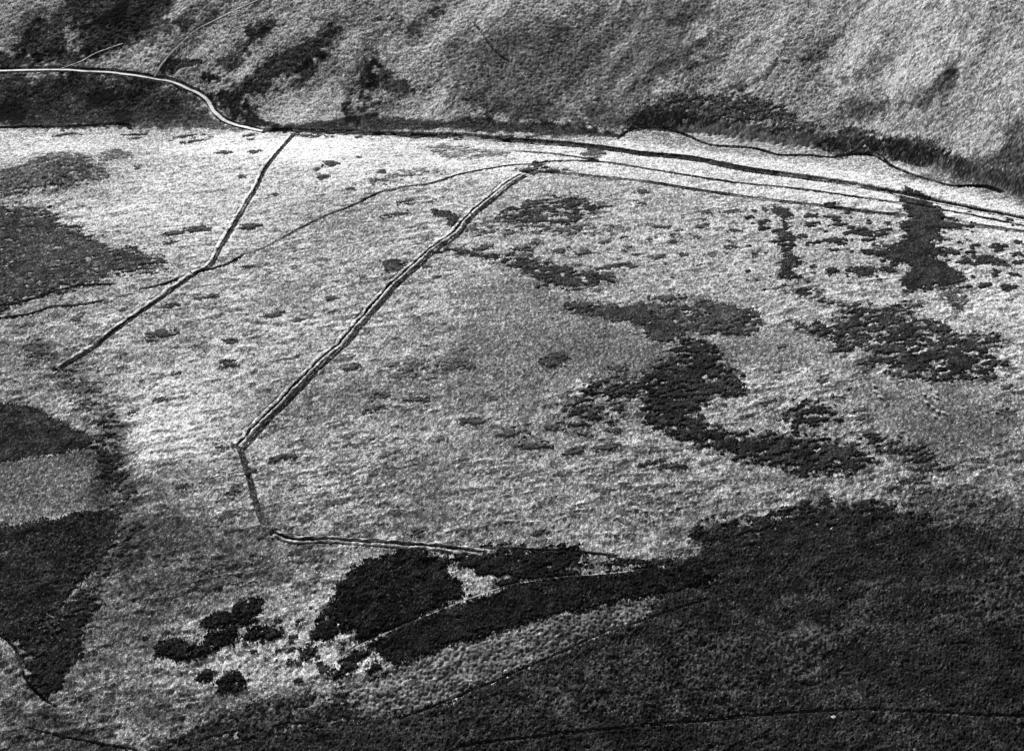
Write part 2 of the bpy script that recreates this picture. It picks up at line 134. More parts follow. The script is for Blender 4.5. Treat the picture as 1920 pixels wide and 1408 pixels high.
    {'name': 'heather_patch', 'label': 'dull heather spot between the heather crescent and the black square block', 'cat': 'heather patch', 'group': 'heather patches on the moor', 'pts': [(-82.7, 419.0), (-78.9, 421.8), (-74.8, 418.3), (-77.1, 415.0), (-81.4, 416.1)], 'thick': 0.6, 'tone': 0.03, 'amp': 0.6, 'wave': 4, 'sparse': 0.12, 'kind': None, 'spk': 0.06, 'cell': 0.9, 'tuft': 0.3},
    {'name': 'heather_patch', 'label': 'dark heather chain hanging below the corner of the black square block', 'cat': 'heather patch', 'group': 'heather patches on the moor', 'pts': [(-69.6, 407.3), (-65.7, 413.8), (-60.9, 417.9), (-55.7, 417.7), (-60.3, 411.3), (-64.9, 404.5)], 'thick': 0.7, 'tone': 0.02, 'amp': 0.7, 'wave': 4, 'sparse': 0.15, 'kind': None, 'spk': 0.06, 'cell': 0.9, 'tuft': 0.3},
    {'name': 'heather_patch', 'label': 'dark pair of heather bushes left of the corner of the light tussock strip', 'cat': 'heather patch', 'group': 'heather patches on the moor', 'pts': [(-55.2, 411.6), (-52.9, 413.3), (-48.9, 408.8), (-52.8, 406.8), (-56.0, 408.3)], 'thick': 0.7, 'tone': 0.02, 'amp': 0.6, 'wave': 4, 'sparse': 0.1, 'kind': None, 'spk': 0.06, 'cell': 0.9, 'tuft': 0.3},
    {'name': 'heather_patch', 'label': 'rough heather bluff above the stream at the foot of the far hill', 'cat': 'heather patch', 'group': 'heather patches on the moor', 'pts': [(81.8, 864.7), (98.8, 867.0), (112.4, 867.2), (128.9, 863.2), (148.4, 857.9), (167.0, 846.7), (175.5, 836.8), (159.1, 836.0), (139.7, 838.9), (114.2, 846.0), (91.7, 848.6), (80.8, 846.2), (71.1, 841.5), (74.4, 853.0)], 'thick': 0.6, 'tone': 0.07, 'amp': 1.6, 'wave': 8, 'sparse': 0.16, 'kind': None, 'spk': 0.12, 'cell': 1.6, 'tuft': 0.45},
    {'name': 'heather_patch', 'label': 'rough heather bluff at the mouth of the right-hand gully', 'cat': 'heather patch', 'group': 'heather patches on the moor', 'pts': [(185.5, 812.8), (192.5, 818.5), (206.4, 824.4), (217.3, 814.4), (225.2, 805.7), (242.1, 797.8), (254.7, 784.9), (262.7, 768.3), (251.2, 780.5), (235.0, 788.3), (224.3, 798.1), (212.9, 804.3), (198.4, 803.4)], 'thick': 0.6, 'tone': 0.07, 'amp': 1.6, 'wave': 8, 'sparse': 0.16, 'kind': None, 'spk': 0.12, 'cell': 1.6, 'tuft': 0.45},
    {'name': 'heather_patch', 'label': 'dark heather hump between the two rough bluffs on the far hill foot', 'cat': 'heather patch', 'group': 'heather patches on the moor', 'pts': [(155.2, 830.6), (168.9, 836.0), (178.3, 833.0), (190.1, 824.7), (176.8, 822.5), (164.3, 824.8)], 'thick': 0.5, 'tone': 0.1, 'amp': 1.8, 'wave': 7, 'sparse': 0.25, 'kind': None, 'spk': 0.06, 'cell': 1.8, 'tuft': 0.35},
    {'name': 'heather_patch', 'label': 'low grey heather spread on the bright valley floor above the curving hollow way', 'cat': 'heather patch', 'group': 'heather patches on the moor', 'pts': [(-55.7, 818.8), (-42.9, 824.8), (-29.5, 819.4), (-16.3, 814.0), (-1.6, 814.2), (-4.9, 805.5), (-22.5, 799.7), (-38.6, 801.0), (-47.1, 808.7)], 'thick': 0.3, 'tone': 0.16, 'amp': 2, 'wave': 6, 'sparse': 0.3, 'kind': None, 'spk': 0.2, 'cell': 0.9, 'tuft': 0.3},
    {'name': 'heather_patch', 'label': 'dark rush flush beside the end of the hollow way left of the ditched bank', 'cat': 'heather patch', 'group': 'heather patches on the moor', 'pts': [(-83.7, 764.5), (-68.9, 774.8), (-53.7, 781.8), (-43.6, 783.3), (-40.2, 777.3), (-50.2, 776.7), (-65.4, 768.6), (-80.3, 760.8)], 'thick': 0.3, 'tone': 0.15, 'amp': 2, 'wave': 6, 'sparse': 0.25, 'kind': None, 'spk': 0.2, 'cell': 0.9, 'tuft': 0.3},
    {'name': 'heather_patch', 'label': 'dark heather knot where the hollow way meets the head of the ditched bank', 'cat': 'heather patch', 'group': 'heather patches on the moor', 'pts': [(3.2, 782.7), (12.7, 787.8), (15.4, 796.8), (20.8, 793.9), (22.2, 785.1), (34.7, 780.2), (25.1, 776.2), (15.7, 776.3), (7.9, 777.0)], 'thick': 0.45, 'tone': 0.06, 'amp': 1.5, 'wave': 5, 'sparse': 0.25, 'kind': None, 'spk': 0.06, 'cell': 0.9, 'tuft': 0.3},
    {'name': 'heather_patch', 'label': 'small dark heather patch on the valley floor under the river line', 'cat': 'heather patch', 'group': 'heather patches on the moor', 'pts': [(43.9, 810.1), (49.2, 819.0), (55.6, 816.8), (54.4, 805.8), (47.6, 798.8)], 'thick': 0.4, 'tone': 0.08, 'amp': 1.5, 'wave': 5, 'sparse': 0.15, 'kind': None, 'spk': 0.06, 'cell': 0.9, 'tuft': 0.3},
    {'name': 'heather_patch', 'label': 'dark rush-grown gully beside the grey turf band on the left', 'cat': 'heather patch', 'group': 'heather patches on the moor', 'pts': [(-188.2, 548.2), (-182.7, 543.0), (-177.1, 532.4), (-172.7, 522.2), (-170.5, 510.0), (-163.4, 499.5), (-166.1, 495.5), (-171.1, 496.4), (-176.4, 510.0), (-181.4, 517.9), (-185.8, 532.3)], 'thick': 0.5, 'tone': 0.04, 'amp': 2, 'wave': 4, 'sparse': 0.3, 'kind': None, 'spk': 0.06, 'cell': 0.9, 'tuft': 0.3},
    {'name': 'heather_patch', 'label': 'scrubby rush patches at the foot of the left slanting earthwork', 'cat': 'heather patch', 'group': 'heather patches on the moor', 'pts': [(-234.9, 604.4), (-211.7, 584.5), (-199.9, 572.2), (-187.8, 551.8), (-191.8, 548.1), (-204.8, 566.4), (-220.7, 579.7), (-236.6, 591.8)], 'thick': 0.4, 'tone': 0.1, 'amp': 2, 'wave': 4, 'sparse': 0.42, 'kind': None, 'spk': 0.15, 'cell': 0.9, 'tuft': 0.3},
    {'name': 'heather_patch', 'label': 'thin rush scrub along the edge of the left dark heather field', 'cat': 'heather patch', 'group': 'heather patches on the moor', 'pts': [(-168.3, 491.6), (-159.5, 480.9), (-158.8, 466.5), (-163.8, 454.0), (-170.8, 442.2), (-174.5, 439.5), (-168.8, 461.5), (-166.1, 475.7)], 'thick': 0.5, 'tone': 0.06, 'amp': 2, 'wave': 4, 'sparse': 0.4, 'kind': None, 'spk': 0.1, 'cell': 0.9, 'tuft': 0.3},
    {'name': 'heather_patch', 'label': 'dull heather smear on the grass above the lower left pale grass', 'cat': 'heather patch', 'group': 'heather patches on the moor', 'pts': [(-126.3, 456.9), (-112.0, 463.7), (-100.6, 460.5), (-106.2, 453.7), (-120.6, 448.6), (-135.5, 447.4)], 'thick': 0.3, 'tone': 0.1, 'amp': 2, 'wave': 5, 'sparse': 0.35, 'kind': None, 'spk': 0.2, 'cell': 0.9, 'tuft': 0.3},
    {'name': 'heather_patch', 'label': 'thin dark heather on the slope left of the light tussock strip at the bottom edge', 'cat': 'heather patch', 'group': 'heather patches on the moor', 'pts': [(-141.5, 372.3), (-123.8, 381.7), (-107.7, 392.4), (-92.4, 397.6), (-72.5, 399.7), (-62.4, 400.0), (-53.9, 388.5), (-78.9, 384.4), (-103.4, 377.1), (-126.8, 366.1)], 'thick': 0.4, 'tone': 0.03, 'amp': 0.9, 'wave': 7, 'sparse': 0.12, 'kind': None, 'spk': 0.3, 'cell': 0.9, 'tuft': 0.3},
]

TURF = [
    (1.9,10,6,[(-221.8,843.3),(-154.4,842.6),(-66.7,836.6),(13.2,822.2),(79.8,832.8),(121.1,817.2),(173.3,797.9),(218.5,800.3),(269.8,743.6),(311.2,689.8),(301.4,662.4),(218.3,718.3),(134.1,747.9),(44.0,777.3),(0.0,772.8),(-43.3,762.4),(-79.8,754.8),(-112.2,769.8),(-140.2,791.9),(-205.0,811.4)],14),
    (1.35,10,8,[(-391.0,846.9),(-243.1,848.9),(-211.1,840.5),(-205.0,811.4),(-241.1,788.4),(-372.2,797.5)],14),
    (1.55,25,10,[(-254.7,781.6),(-159.7,833.6),(-98.6,821.5),(-92.3,757.2),(-137.5,687.7),(-180.1,686.1),(-215.4,703.1),(-272.5,740.4)],14),
    (1.3,25,10,[(130.5,722.2),(211.2,713.0),(278.5,703.7),(306.0,675.5),(285.9,618.0),(229.0,627.4),(201.6,670.8),(144.6,663.4)],14),
    (0.6,2.5,3,[(-32.9,649.9),(-24.7,652.0),(-16.3,644.1),(0.0,648.9),(13.8,656.6),(26.8,629.5),(44.8,616.0),(72.4,599.2),(80.9,578.9),(59.7,566.4),(10.0,567.7),(-15.1,574.3),(-28.2,591.6),(-23.7,612.8),(-9.3,625.1),(-21.5,632.4)],14),
    (0.58,3,3,[(93.2,599.2),(114.7,606.2),(133.3,608.8),(149.8,599.4),(155.2,586.5),(143.9,579.4),(121.1,577.7),(104.5,586.0)],14),
    (0.72,30,14,[(-116.5,579.1),(-15.7,607.7),(88.0,599.3),(182.1,560.1),(237.0,540.0),(218.8,476.5),(122.4,491.1),(75.6,475.0),(-13.2,467.9),(-89.7,480.1),(-112.5,514.5)],14),
    (1.25,14,8,[(-178.5,537.0),(-161.5,549.6),(-125.5,538.2),(-125.2,521.2),(-147.4,513.1),(-169.7,517.6)],14),
    (0.72,20,8,[(158.5,564.2),(229.7,556.1),(258.8,535.6),(240.6,476.9),(178.3,491.1),(160.7,514.8)],14),
    (0.44,1.0,0.8,[(-272.4,515.7),(-226.9,520.5),(-206.4,523.7),(-184.6,526.9),(-176.9,517.8),(-172.1,500.8),(-176.3,494.1),(-197.1,487.1),(-216.5,483.2),(-260.2,479.0)],14),
    (0.55,6,5,[(-245.2,604.1),(-216.6,583.7),(-205.5,579.8),(-191.0,550.0),(-179.0,533.5),(-172.2,512.0),(-163.5,478.2),(-167.1,464.1),(-171.9,456.1),(-158.6,455.3),(-156.7,478.0),(-166.9,510.1),(-173.3,534.5),(-187.8,557.4),(-206.4,583.8),(-227.1,604.5)],14),
    (0.72,15,8,[(-165.9,500.2),(-109.0,489.5),(-57.7,473.1),(-67.1,453.7),(-98.4,444.0),(-146.7,450.0),(-162.2,472.3)],14),
    (1.1,10,6,[(-133.6,436.9),(-105.0,460.6),(-70.3,464.9),(-72.1,438.1),(-53.0,408.6),(-72.8,402.4),(-97.1,402.7),(-133.6,403.0),(-140.3,417.0)],14),
    (0.4,0.8,0.3,[(-79.5,390.3),(-62.6,402.2),(-42.9,411.3),(-26.8,417.8),(8.4,429.4),(33.8,436.1),(59.7,443.2),(53.8,434.9),(48.1,428.9),(35.3,424.6),(20.5,416.5),(4.1,408.7),(-12.1,400.9),(-31.8,392.3),(-53.6,389.4)],14),
    (0.62,8,4,[(-128.3,374.3),(-107.8,393.5),(-80.9,402.5),(-64.7,402.2),(-63.3,386.8),(-89.9,378.2),(-108.1,369.8)],14),
    (0.36,4,3,[(-241.9,424.5),(-192.0,417.8),(-181.5,400.4),(-167.4,391.7),(-150.0,385.1),(-139.1,370.2),(-224.1,370.1)],14),
    (0.26,3.5,4.8,[(-329.8,931.4),(-313.7,957.7),(-298.6,973.6),(-262.5,976.4),(-265.3,950.5),(-299.6,940.4),(-299.2,920.9),(-319.5,916.0),(-334.5,920.0)],14),
    (0.44,5.6,4.8,[(-298.6,935.6),(-262.5,976.4),(-236.4,975.5),(-239.8,950.5),(-223.7,940.0),(-250.5,928.0),(-269.9,916.5),(-288.5,921.0)],14),
    (0.31,2.8,4.0,[(-359.5,920.4),(-306.3,921.0),(-278.4,923.7),(-257.8,928.6),(-293.9,912.5),(-338.5,906.4),(-355.8,905.6)],14),
    (0.19,1.8,3.2,[(-234.1,910.3),(-217.0,918.8),(-203.7,913.4),(-218.7,906.6),(-228.7,902.3)],14),
    (0.09,1.4,2.4,[(-204.0,902.4),(-191.7,903.3),(-191.6,894.4),(-199.5,895.3)],14),
    (0.23,3.5,4.8,[(-194.2,881.7),(-188.5,892.3),(-178.4,895.6),(-162.9,913.7),(-143.1,928.6),(-115.6,943.1),(-121.4,924.8),(-140.9,905.6),(-160.0,887.1),(-171.0,877.7),(-167.8,865.9),(-145.0,847.9),(-162.5,851.9),(-184.9,865.8)],14),
    (0.36,2.1,4.0,[(-146.5,890.6),(-134.3,910.4),(-118.2,929.6),(-124.0,913.3),(-136.0,890.6)],14),
    (0.31,3.5,4.8,[(-191.4,914.8),(-176.6,939.1),(-159.1,943.9),(-180.7,914.5),(-186.4,903.1)],14),
    (0.26,2.8,4.0,[(-95.5,913.3),(-85.5,922.9),(-90.0,893.5),(-97.2,885.9),(-102.5,887.4)],14),
    (0.29,2.8,4.0,[(-91.6,907.5),(-69.7,892.6),(-64.0,881.3),(-76.0,878.8),(-86.7,884.0),(-92.7,871.0),(-102.0,857.1),(-106.6,863.9),(-93.7,884.7)],14),
    (0.13,2.1,2.4,[(-158.8,849.7),(-135.7,854.7),(-109.0,859.3),(-92.3,864.0),(-68.1,860.0),(-44.0,853.0),(-20.4,857.4),(13.5,852.1),(47.1,847.4),(68.4,837.1),(40.0,835.1),(13.4,839.5),(-53.9,847.3),(-107.7,845.4)],14),
    (0.36,3.5,4.8,[(-364.5,897.8),(-274.2,901.5),(-235.0,897.8),(-208.8,886.1),(-191.1,860.9),(-172.2,849.3),(-243.8,851.8),(-352.0,851.9)],14),
    (1.34,2.8,4.0,[(-275.4,908.1),(-252.7,920.5),(-223.3,937.5),(-196.9,955.7),(-202.9,945.8),(-223.7,916.2),(-237.4,902.5)],14),
    (1.13,3.5,4.8,[(-158.5,873.9),(-129.7,897.4),(-115.3,938.7),(-73.1,962.1),(-50.9,953.3),(-71.9,936.3),(-96.6,929.2),(-108.0,890.8),(-136.9,865.6)],14),
    (1.41,4.2,4.8,[(-61.8,870.2),(-45.1,885.9),(-34.5,881.8),(-41.0,866.2),(-68.0,858.4),(-88.3,856.1)],14),
    (1.34,7.0,8.0,[(227.9,861.5),(248.9,873.0),(276.1,868.4),(283.5,842.7),(273.1,835.8),(243.2,839.9),(231.2,842.5)],14),
    (0.31,2.1,4.0,[(247.2,827.7),(260.2,832.9),(269.4,832.3),(265.7,825.4),(251.4,816.8),(244.5,820.7)],14),
    (0.36,3.5,4.0,[(212.0,841.4),(227.4,838.6),(236.5,828.0),(222.5,827.3),(207.1,829.6)],14),
    (1.41,1.4,2.4,[(149.5,868.3),(165.0,886.9),(179.5,908.6),(176.9,896.1),(160.2,874.5)],14),
    (0.42,1.8,2.4,[(132.3,863.8),(149.5,868.3),(163.9,878.0),(177.9,895.9),(166.7,872.8),(149.0,864.0),(135.4,860.7)],14),
    (1.27,2.1,2.4,[(192.2,900.2),(208.0,915.5),(218.7,907.3),(200.1,894.5)],14),
    (0.55,2.1,2.4,[(95.8,872.7),(117.8,892.1),(132.1,899.1),(113.5,881.3)],14),
    (2.15,1.0,1.6,[(272.8,772.8),(282.0,775.7),(285.2,774.8),(283.3,770.9),(270.3,767.9)],14),
    (0.31,4.2,4.8,[(255.8,774.0),(280.9,770.4),(289.6,785.0),(309.8,785.6),(339.3,739.8),(325.3,689.3),(287.7,723.7),(274.2,749.4),(231.6,773.4)],14),
    (2.79,0.7,0.8,[(213.1,806.2),(215.8,808.0),(219.1,805.5),(217.0,802.8),(214.1,803.9)],14),
    (0.68,8.4,6.4,[(-35.6,924.5),(87.4,959.9),(139.9,945.4),(117.8,892.1),(91.9,864.8),(67.4,847.2),(-20.4,857.4),(-48.1,872.7)],14),
    (0.6,2,3,[(71.4,832.3),(90.8,845.0),(118.4,821.5),(149.6,810.8),(192.6,798.0),(218.2,798.4),(232.5,777.1),(270.9,747.7),(279.9,737.3),(242.8,755.8),(202.6,784.0),(142.5,806.5),(95.3,821.1)],14),
    (0.42,30,12,[(-172.2,512.0),(-109.0,489.5),(-62.0,470.4),(-68.8,448.3),(-117.5,429.1),(-145.1,409.9),(-165.9,393.9),(-172.0,429.1),(-164.6,452.7)],14),
    (0.8,20,8,[(-73.4,497.6),(77.6,495.7),(74.8,466.6),(-13.2,465.1),(-71.1,473.6)],14),
    (0.6,20,10,[(-281.3,619.8),(-237.2,612.9),(-193.6,572.3),(-177.7,527.3),(-222.4,557.4),(-261.9,557.3)],14),
    (0.5,10,6,[(-139.7,402.9),(-96.9,401.5),(-64.7,402.2),(-87.1,386.9),(-127.5,370.2)],14),
    (0.5,4,4,[(-112.1,896.8),(-97.3,938.9),(-80.2,957.4),(-72.6,951.4),(-85.7,927.2),(-94.5,898.2),(-106.9,875.9)],14),
    (0.55,5,5,[(-292.4,940.5),(-270.2,977.3),(-232.7,975.6),(-238.9,944.9),(-264.6,926.3),(-285.4,923.4)],14),
    (0.6,5,5,[(-236.4,929.8),(-204.7,960.0),(-196.9,955.7),(-220.8,920.9),(-233.5,911.2)],14),
    (0.6,6,6,[(-335.2,892.5),(-294.4,897.6),(-244.4,891.5),(-215.0,881.0),(-198.1,861.6),(-257.9,854.7),(-326.5,857.4)],14),
    (0.7,6,6,[(-27.5,874.9),(13.7,871.0),(64.9,865.9),(70.6,844.7),(13.5,852.1),(-27.2,858.7)],14),
    (0.75,25,10,[(-212.0,467.2),(-145.5,466.6),(-74.2,459.4),(-64.7,402.2),(-128.3,374.3),(-186.6,374.4)],14),
    (0.5,12,8,[(76.0,479.4),(117.8,490.1),(149.5,492.3),(180.2,489.5),(221.4,477.8),(217.7,464.9),(74.5,463.8)],14),
    (0.6,10,6,[(-179.8,393.6),(-145.7,402.9),(-111.8,393.6),(-127.9,372.3),(-174.4,372.3)],14),
    (0.5,2.5,2.5,[(-338.6,938.5),(-328.4,958.2),(-318.4,962.8),(-325.2,943.2),(-331.6,931.3)],14),
    (0.6,2.5,2.5,[(-228.6,949.3),(-219.9,964.3),(-206.0,969.4),(-214.6,952.4),(-223.7,940.0)],14),
    (0.35,2.5,2.5,[(-182.0,939.0),(-174.2,949.2),(-159.7,949.8),(-165.8,939.2),(-175.7,931.6)],14),
    (0.5,2.5,2.5,[(-134.3,950.6),(-116.5,954.7),(-108.9,950.7),(-122.7,942.4)],14),
    (0.4,2.5,2.5,[(-101.5,948.6),(-87.3,954.0),(-88.9,949.1),(-101.2,943.9)],14),
    (0.45,2.5,2.5,[(-58.3,957.1),(-47.6,963.4),(-45.6,956.1),(-53.8,953.0)],14),
    (0.5,2.5,2.5,[(-68.6,943.6),(-61.5,946.8),(-62.9,937.1),(-70.0,935.4)],14),
    (0.7,2.5,2.5,[(75.9,882.3),(97.4,895.7),(130.3,917.6),(135.0,911.8),(103.9,890.3),(78.9,874.6)],14),
    (0.5,2.5,2.5,[(125.4,860.9),(149.3,866.2),(150.0,872.8),(139.7,871.1)],14),
    (0.65,2.5,2.5,[(184.3,879.1),(208.2,904.4),(222.2,908.1),(210.6,896.8),(190.9,877.2)],14),
    (0.7,2.5,2.5,[(205.9,864.1),(229.2,870.0),(248.2,868.9),(230.8,860.0),(208.1,858.0)],14),
    (0.5,2.5,2.5,[(269.4,849.6),(275.5,848.9),(272.0,838.1),(267.0,836.1)],14),
    (0.5,2.5,2.5,[(260.2,841.5),(271.2,842.4),(265.2,834.8)],14),
    (0.5,2.5,2.5,[(-34.3,872.0),(-24.1,877.9),(-20.6,873.6),(-30.7,865.2)],14),
    (0.55,2.5,2.5,[(-109.7,868.8),(-89.6,875.7),(-68.8,872.8),(-88.8,864.0),(-105.6,860.3)],14),
    (0.55,2.5,2.5,[(-278.2,886.0),(-261.7,890.8),(-250.1,884.4),(-262.1,874.5),(-276.3,876.5)],14),
    (0.45,2.5,2.5,[(-324.9,878.3),(-313.6,873.8),(-313.0,857.7),(-326.2,856.1),(-330.7,873.4)],14),
    (0.5,2.5,2.5,[(-257.2,867.1),(-248.2,873.2),(-242.2,860.2),(-252.0,858.4)],14),
    (0.6,2.5,2.5,[(-258.9,955.6),(-249.2,941.0),(-253.3,933.5),(-260.0,941.0)],14),
    (0.55,2.5,2.5,[(100.3,937.6),(121.4,936.1),(117.5,931.3),(103.4,931.9)],14),
    (1.5,3,3,[(-316.3,952.9),(-303.5,961.2),(-297.8,950.0),(-305.7,935.4),(-315.9,932.6)],14),
    (1.3,3,3,[(-252.5,960.7),(-243.0,970.6),(-233.2,954.8),(-245.5,940.6)],14),
    (1.3,3,3,[(-187.8,914.6),(-175.7,931.6),(-168.3,929.3),(-180.2,909.9)],14),
    (1.4,3,3,[(-108.5,895.9),(-99.2,914.1),(-94.8,903.1),(-103.7,880.4)],14),
    (1.4,3,3,[(-85.6,924.5),(-71.5,929.2),(-60.5,921.8),(-74.2,912.3)],14),
    (1.4,3,3,[(74.3,851.2),(91.2,852.6),(111.0,847.8),(94.4,848.9)],14),
    (1.35,3,3,[(205.3,882.9),(219.2,888.1),(231.3,882.8),(217.5,876.9)],14),
    (1.4,3,3,[(208.6,818.3),(236.6,819.5),(257.2,815.1),(238.2,810.5),(219.9,811.1)],14),
    (1.6,12,6,[(-133.1,434.3),(-114.7,452.5),(-87.4,460.0),(-70.1,462.1),(-71.0,438.0),(-53.7,419.3),(-45.0,411.7),(-62.7,403.3),(-81.0,403.7),(-98.8,400.3),(-108.5,398.0),(-133.6,403.0),(-138.3,417.0)],14),
    (1.5,10,6,[(-183.5,583.8),(-138.2,603.7),(-114.8,604.0),(-126.0,541.7),(-127.1,517.9),(-167.0,516.5),(-177.6,544.0)],14),
    (0.68,12,6,[(158.7,565.4),(218.4,559.1),(230.2,540.8),(216.3,507.5),(180.4,500.3),(155.2,522.3)],14),
    (0.45,3,3,[(-196.2,884.0),(-184.7,889.8),(-165.3,873.4),(-155.5,850.3),(-172.9,853.6),(-186.1,862.3)],14),
]

ROUGH = [
    (0.5,1.5,[(-53.5,388.9),(-62.6,402.2),(-42.9,411.3),(-26.8,417.8),(8.4,429.4),(33.8,436.1),(59.7,443.2),(53.8,434.9),(48.1,428.9),(35.3,424.6),(20.5,416.5),(4.1,408.7),(-12.1,400.9),(-31.8,392.3)]),
    (0.28,2.2,[(-35.9,934.3),(14.7,969.2),(140.8,955.3),(117.8,892.1),(91.9,864.8),(67.5,849.5),(-20.4,859.8),(-48.2,877.3)]),
    (0.5,2.4,[(158.8,861.6),(176.1,867.0),(203.3,869.5),(195.2,859.1),(171.3,854.9),(157.5,850.7),(115.7,865.1)]),
    (0.55,2.6,[(94.3,848.3),(119.0,827.1),(150.5,816.7),(193.6,803.5),(195.5,816.2),(171.9,834.0),(114.3,847.9)]),
    (0.35,2.2,[(-348.1,873.9),(-310.2,939.8),(-243.0,970.6),(-197.6,960.7),(-225.0,925.1),(-268.1,906.8)]),
    (0.45,1.8,[(-245.2,604.1),(-216.6,583.7),(-190.2,557.3),(-176.8,534.1),(-161.2,478.1),(-171.2,453.2),(-158.6,455.3),(-156.7,478.0),(-166.9,510.1),(-173.3,534.5),(-187.8,557.4),(-206.4,583.8),(-227.1,604.5)]),
]

SPECKLE = [
    (2.4,[(66.3,422.0),(96.4,429.9),(124.1,433.3),(143.9,428.8),(156.0,417.8),(130.8,412.9),(105.2,404.4),(78.6,400.5),(62.8,405.5)]),
    (2.2,[(189.7,456.1),(213.3,457.0),(214.4,423.8),(189.8,423.0),(181.2,438.3)]),
    (1.5,[(8.1,406.7),(49.7,421.2),(73.7,412.8),(67.5,390.2),(17.6,381.9),(-2.0,390.9)]),
    (0.3,[(81.3,465.4),(119.5,472.2),(177.8,459.8),(180.9,446.1),(157.4,444.2),(114.8,440.8),(80.5,437.4),(73.5,453.0)]),
    (0.25,[(129.4,416.6),(162.5,419.7),(204.9,418.6),(197.6,392.3),(170.7,386.8),(134.9,391.9)]),
    (0.5,[(-11.7,377.1),(86.9,386.3),(145.2,385.3),(193.9,379.1),(189.3,362.6),(-11.5,367.9)]),
    (1.8,[(132.6,401.1),(140.0,398.2),(144.5,382.0),(146.1,371.1),(138.6,371.7),(134.0,387.4)]),
]

LAWN = [
    (0.85,[(-32.9,649.9),(-24.7,652.0),(-16.3,644.1),(0.0,648.9),(13.8,656.6),(26.8,629.5),(44.8,616.0),(72.4,599.2),(80.9,578.9),(59.7,566.4),(10.0,567.7),(-15.1,574.3),(-28.2,591.6),(-23.7,612.8),(-9.3,625.1),(-21.5,632.4)]),
    (0.85,[(93.2,599.2),(114.7,606.2),(133.3,608.8),(149.8,599.4),(155.2,586.5),(143.9,579.4),(121.1,577.7),(104.5,586.0)]),
    (0.7,[(-272.4,515.7),(-226.9,520.5),(-206.4,523.7),(-184.6,526.9),(-176.9,517.8),(-172.1,500.8),(-176.3,494.1),(-197.1,487.1),(-216.5,483.2),(-260.2,479.0)]),
    (0.7,[(-298.6,935.6),(-262.5,976.4),(-236.4,975.5),(-239.8,950.5),(-223.7,940.0),(-250.5,928.0),(-269.9,916.5),(-288.5,921.0)]),
    (0.6,[(158.5,564.2),(213.4,558.4),(225.6,541.3),(208.2,511.4),(181.1,503.4),(162.0,521.5)]),
]

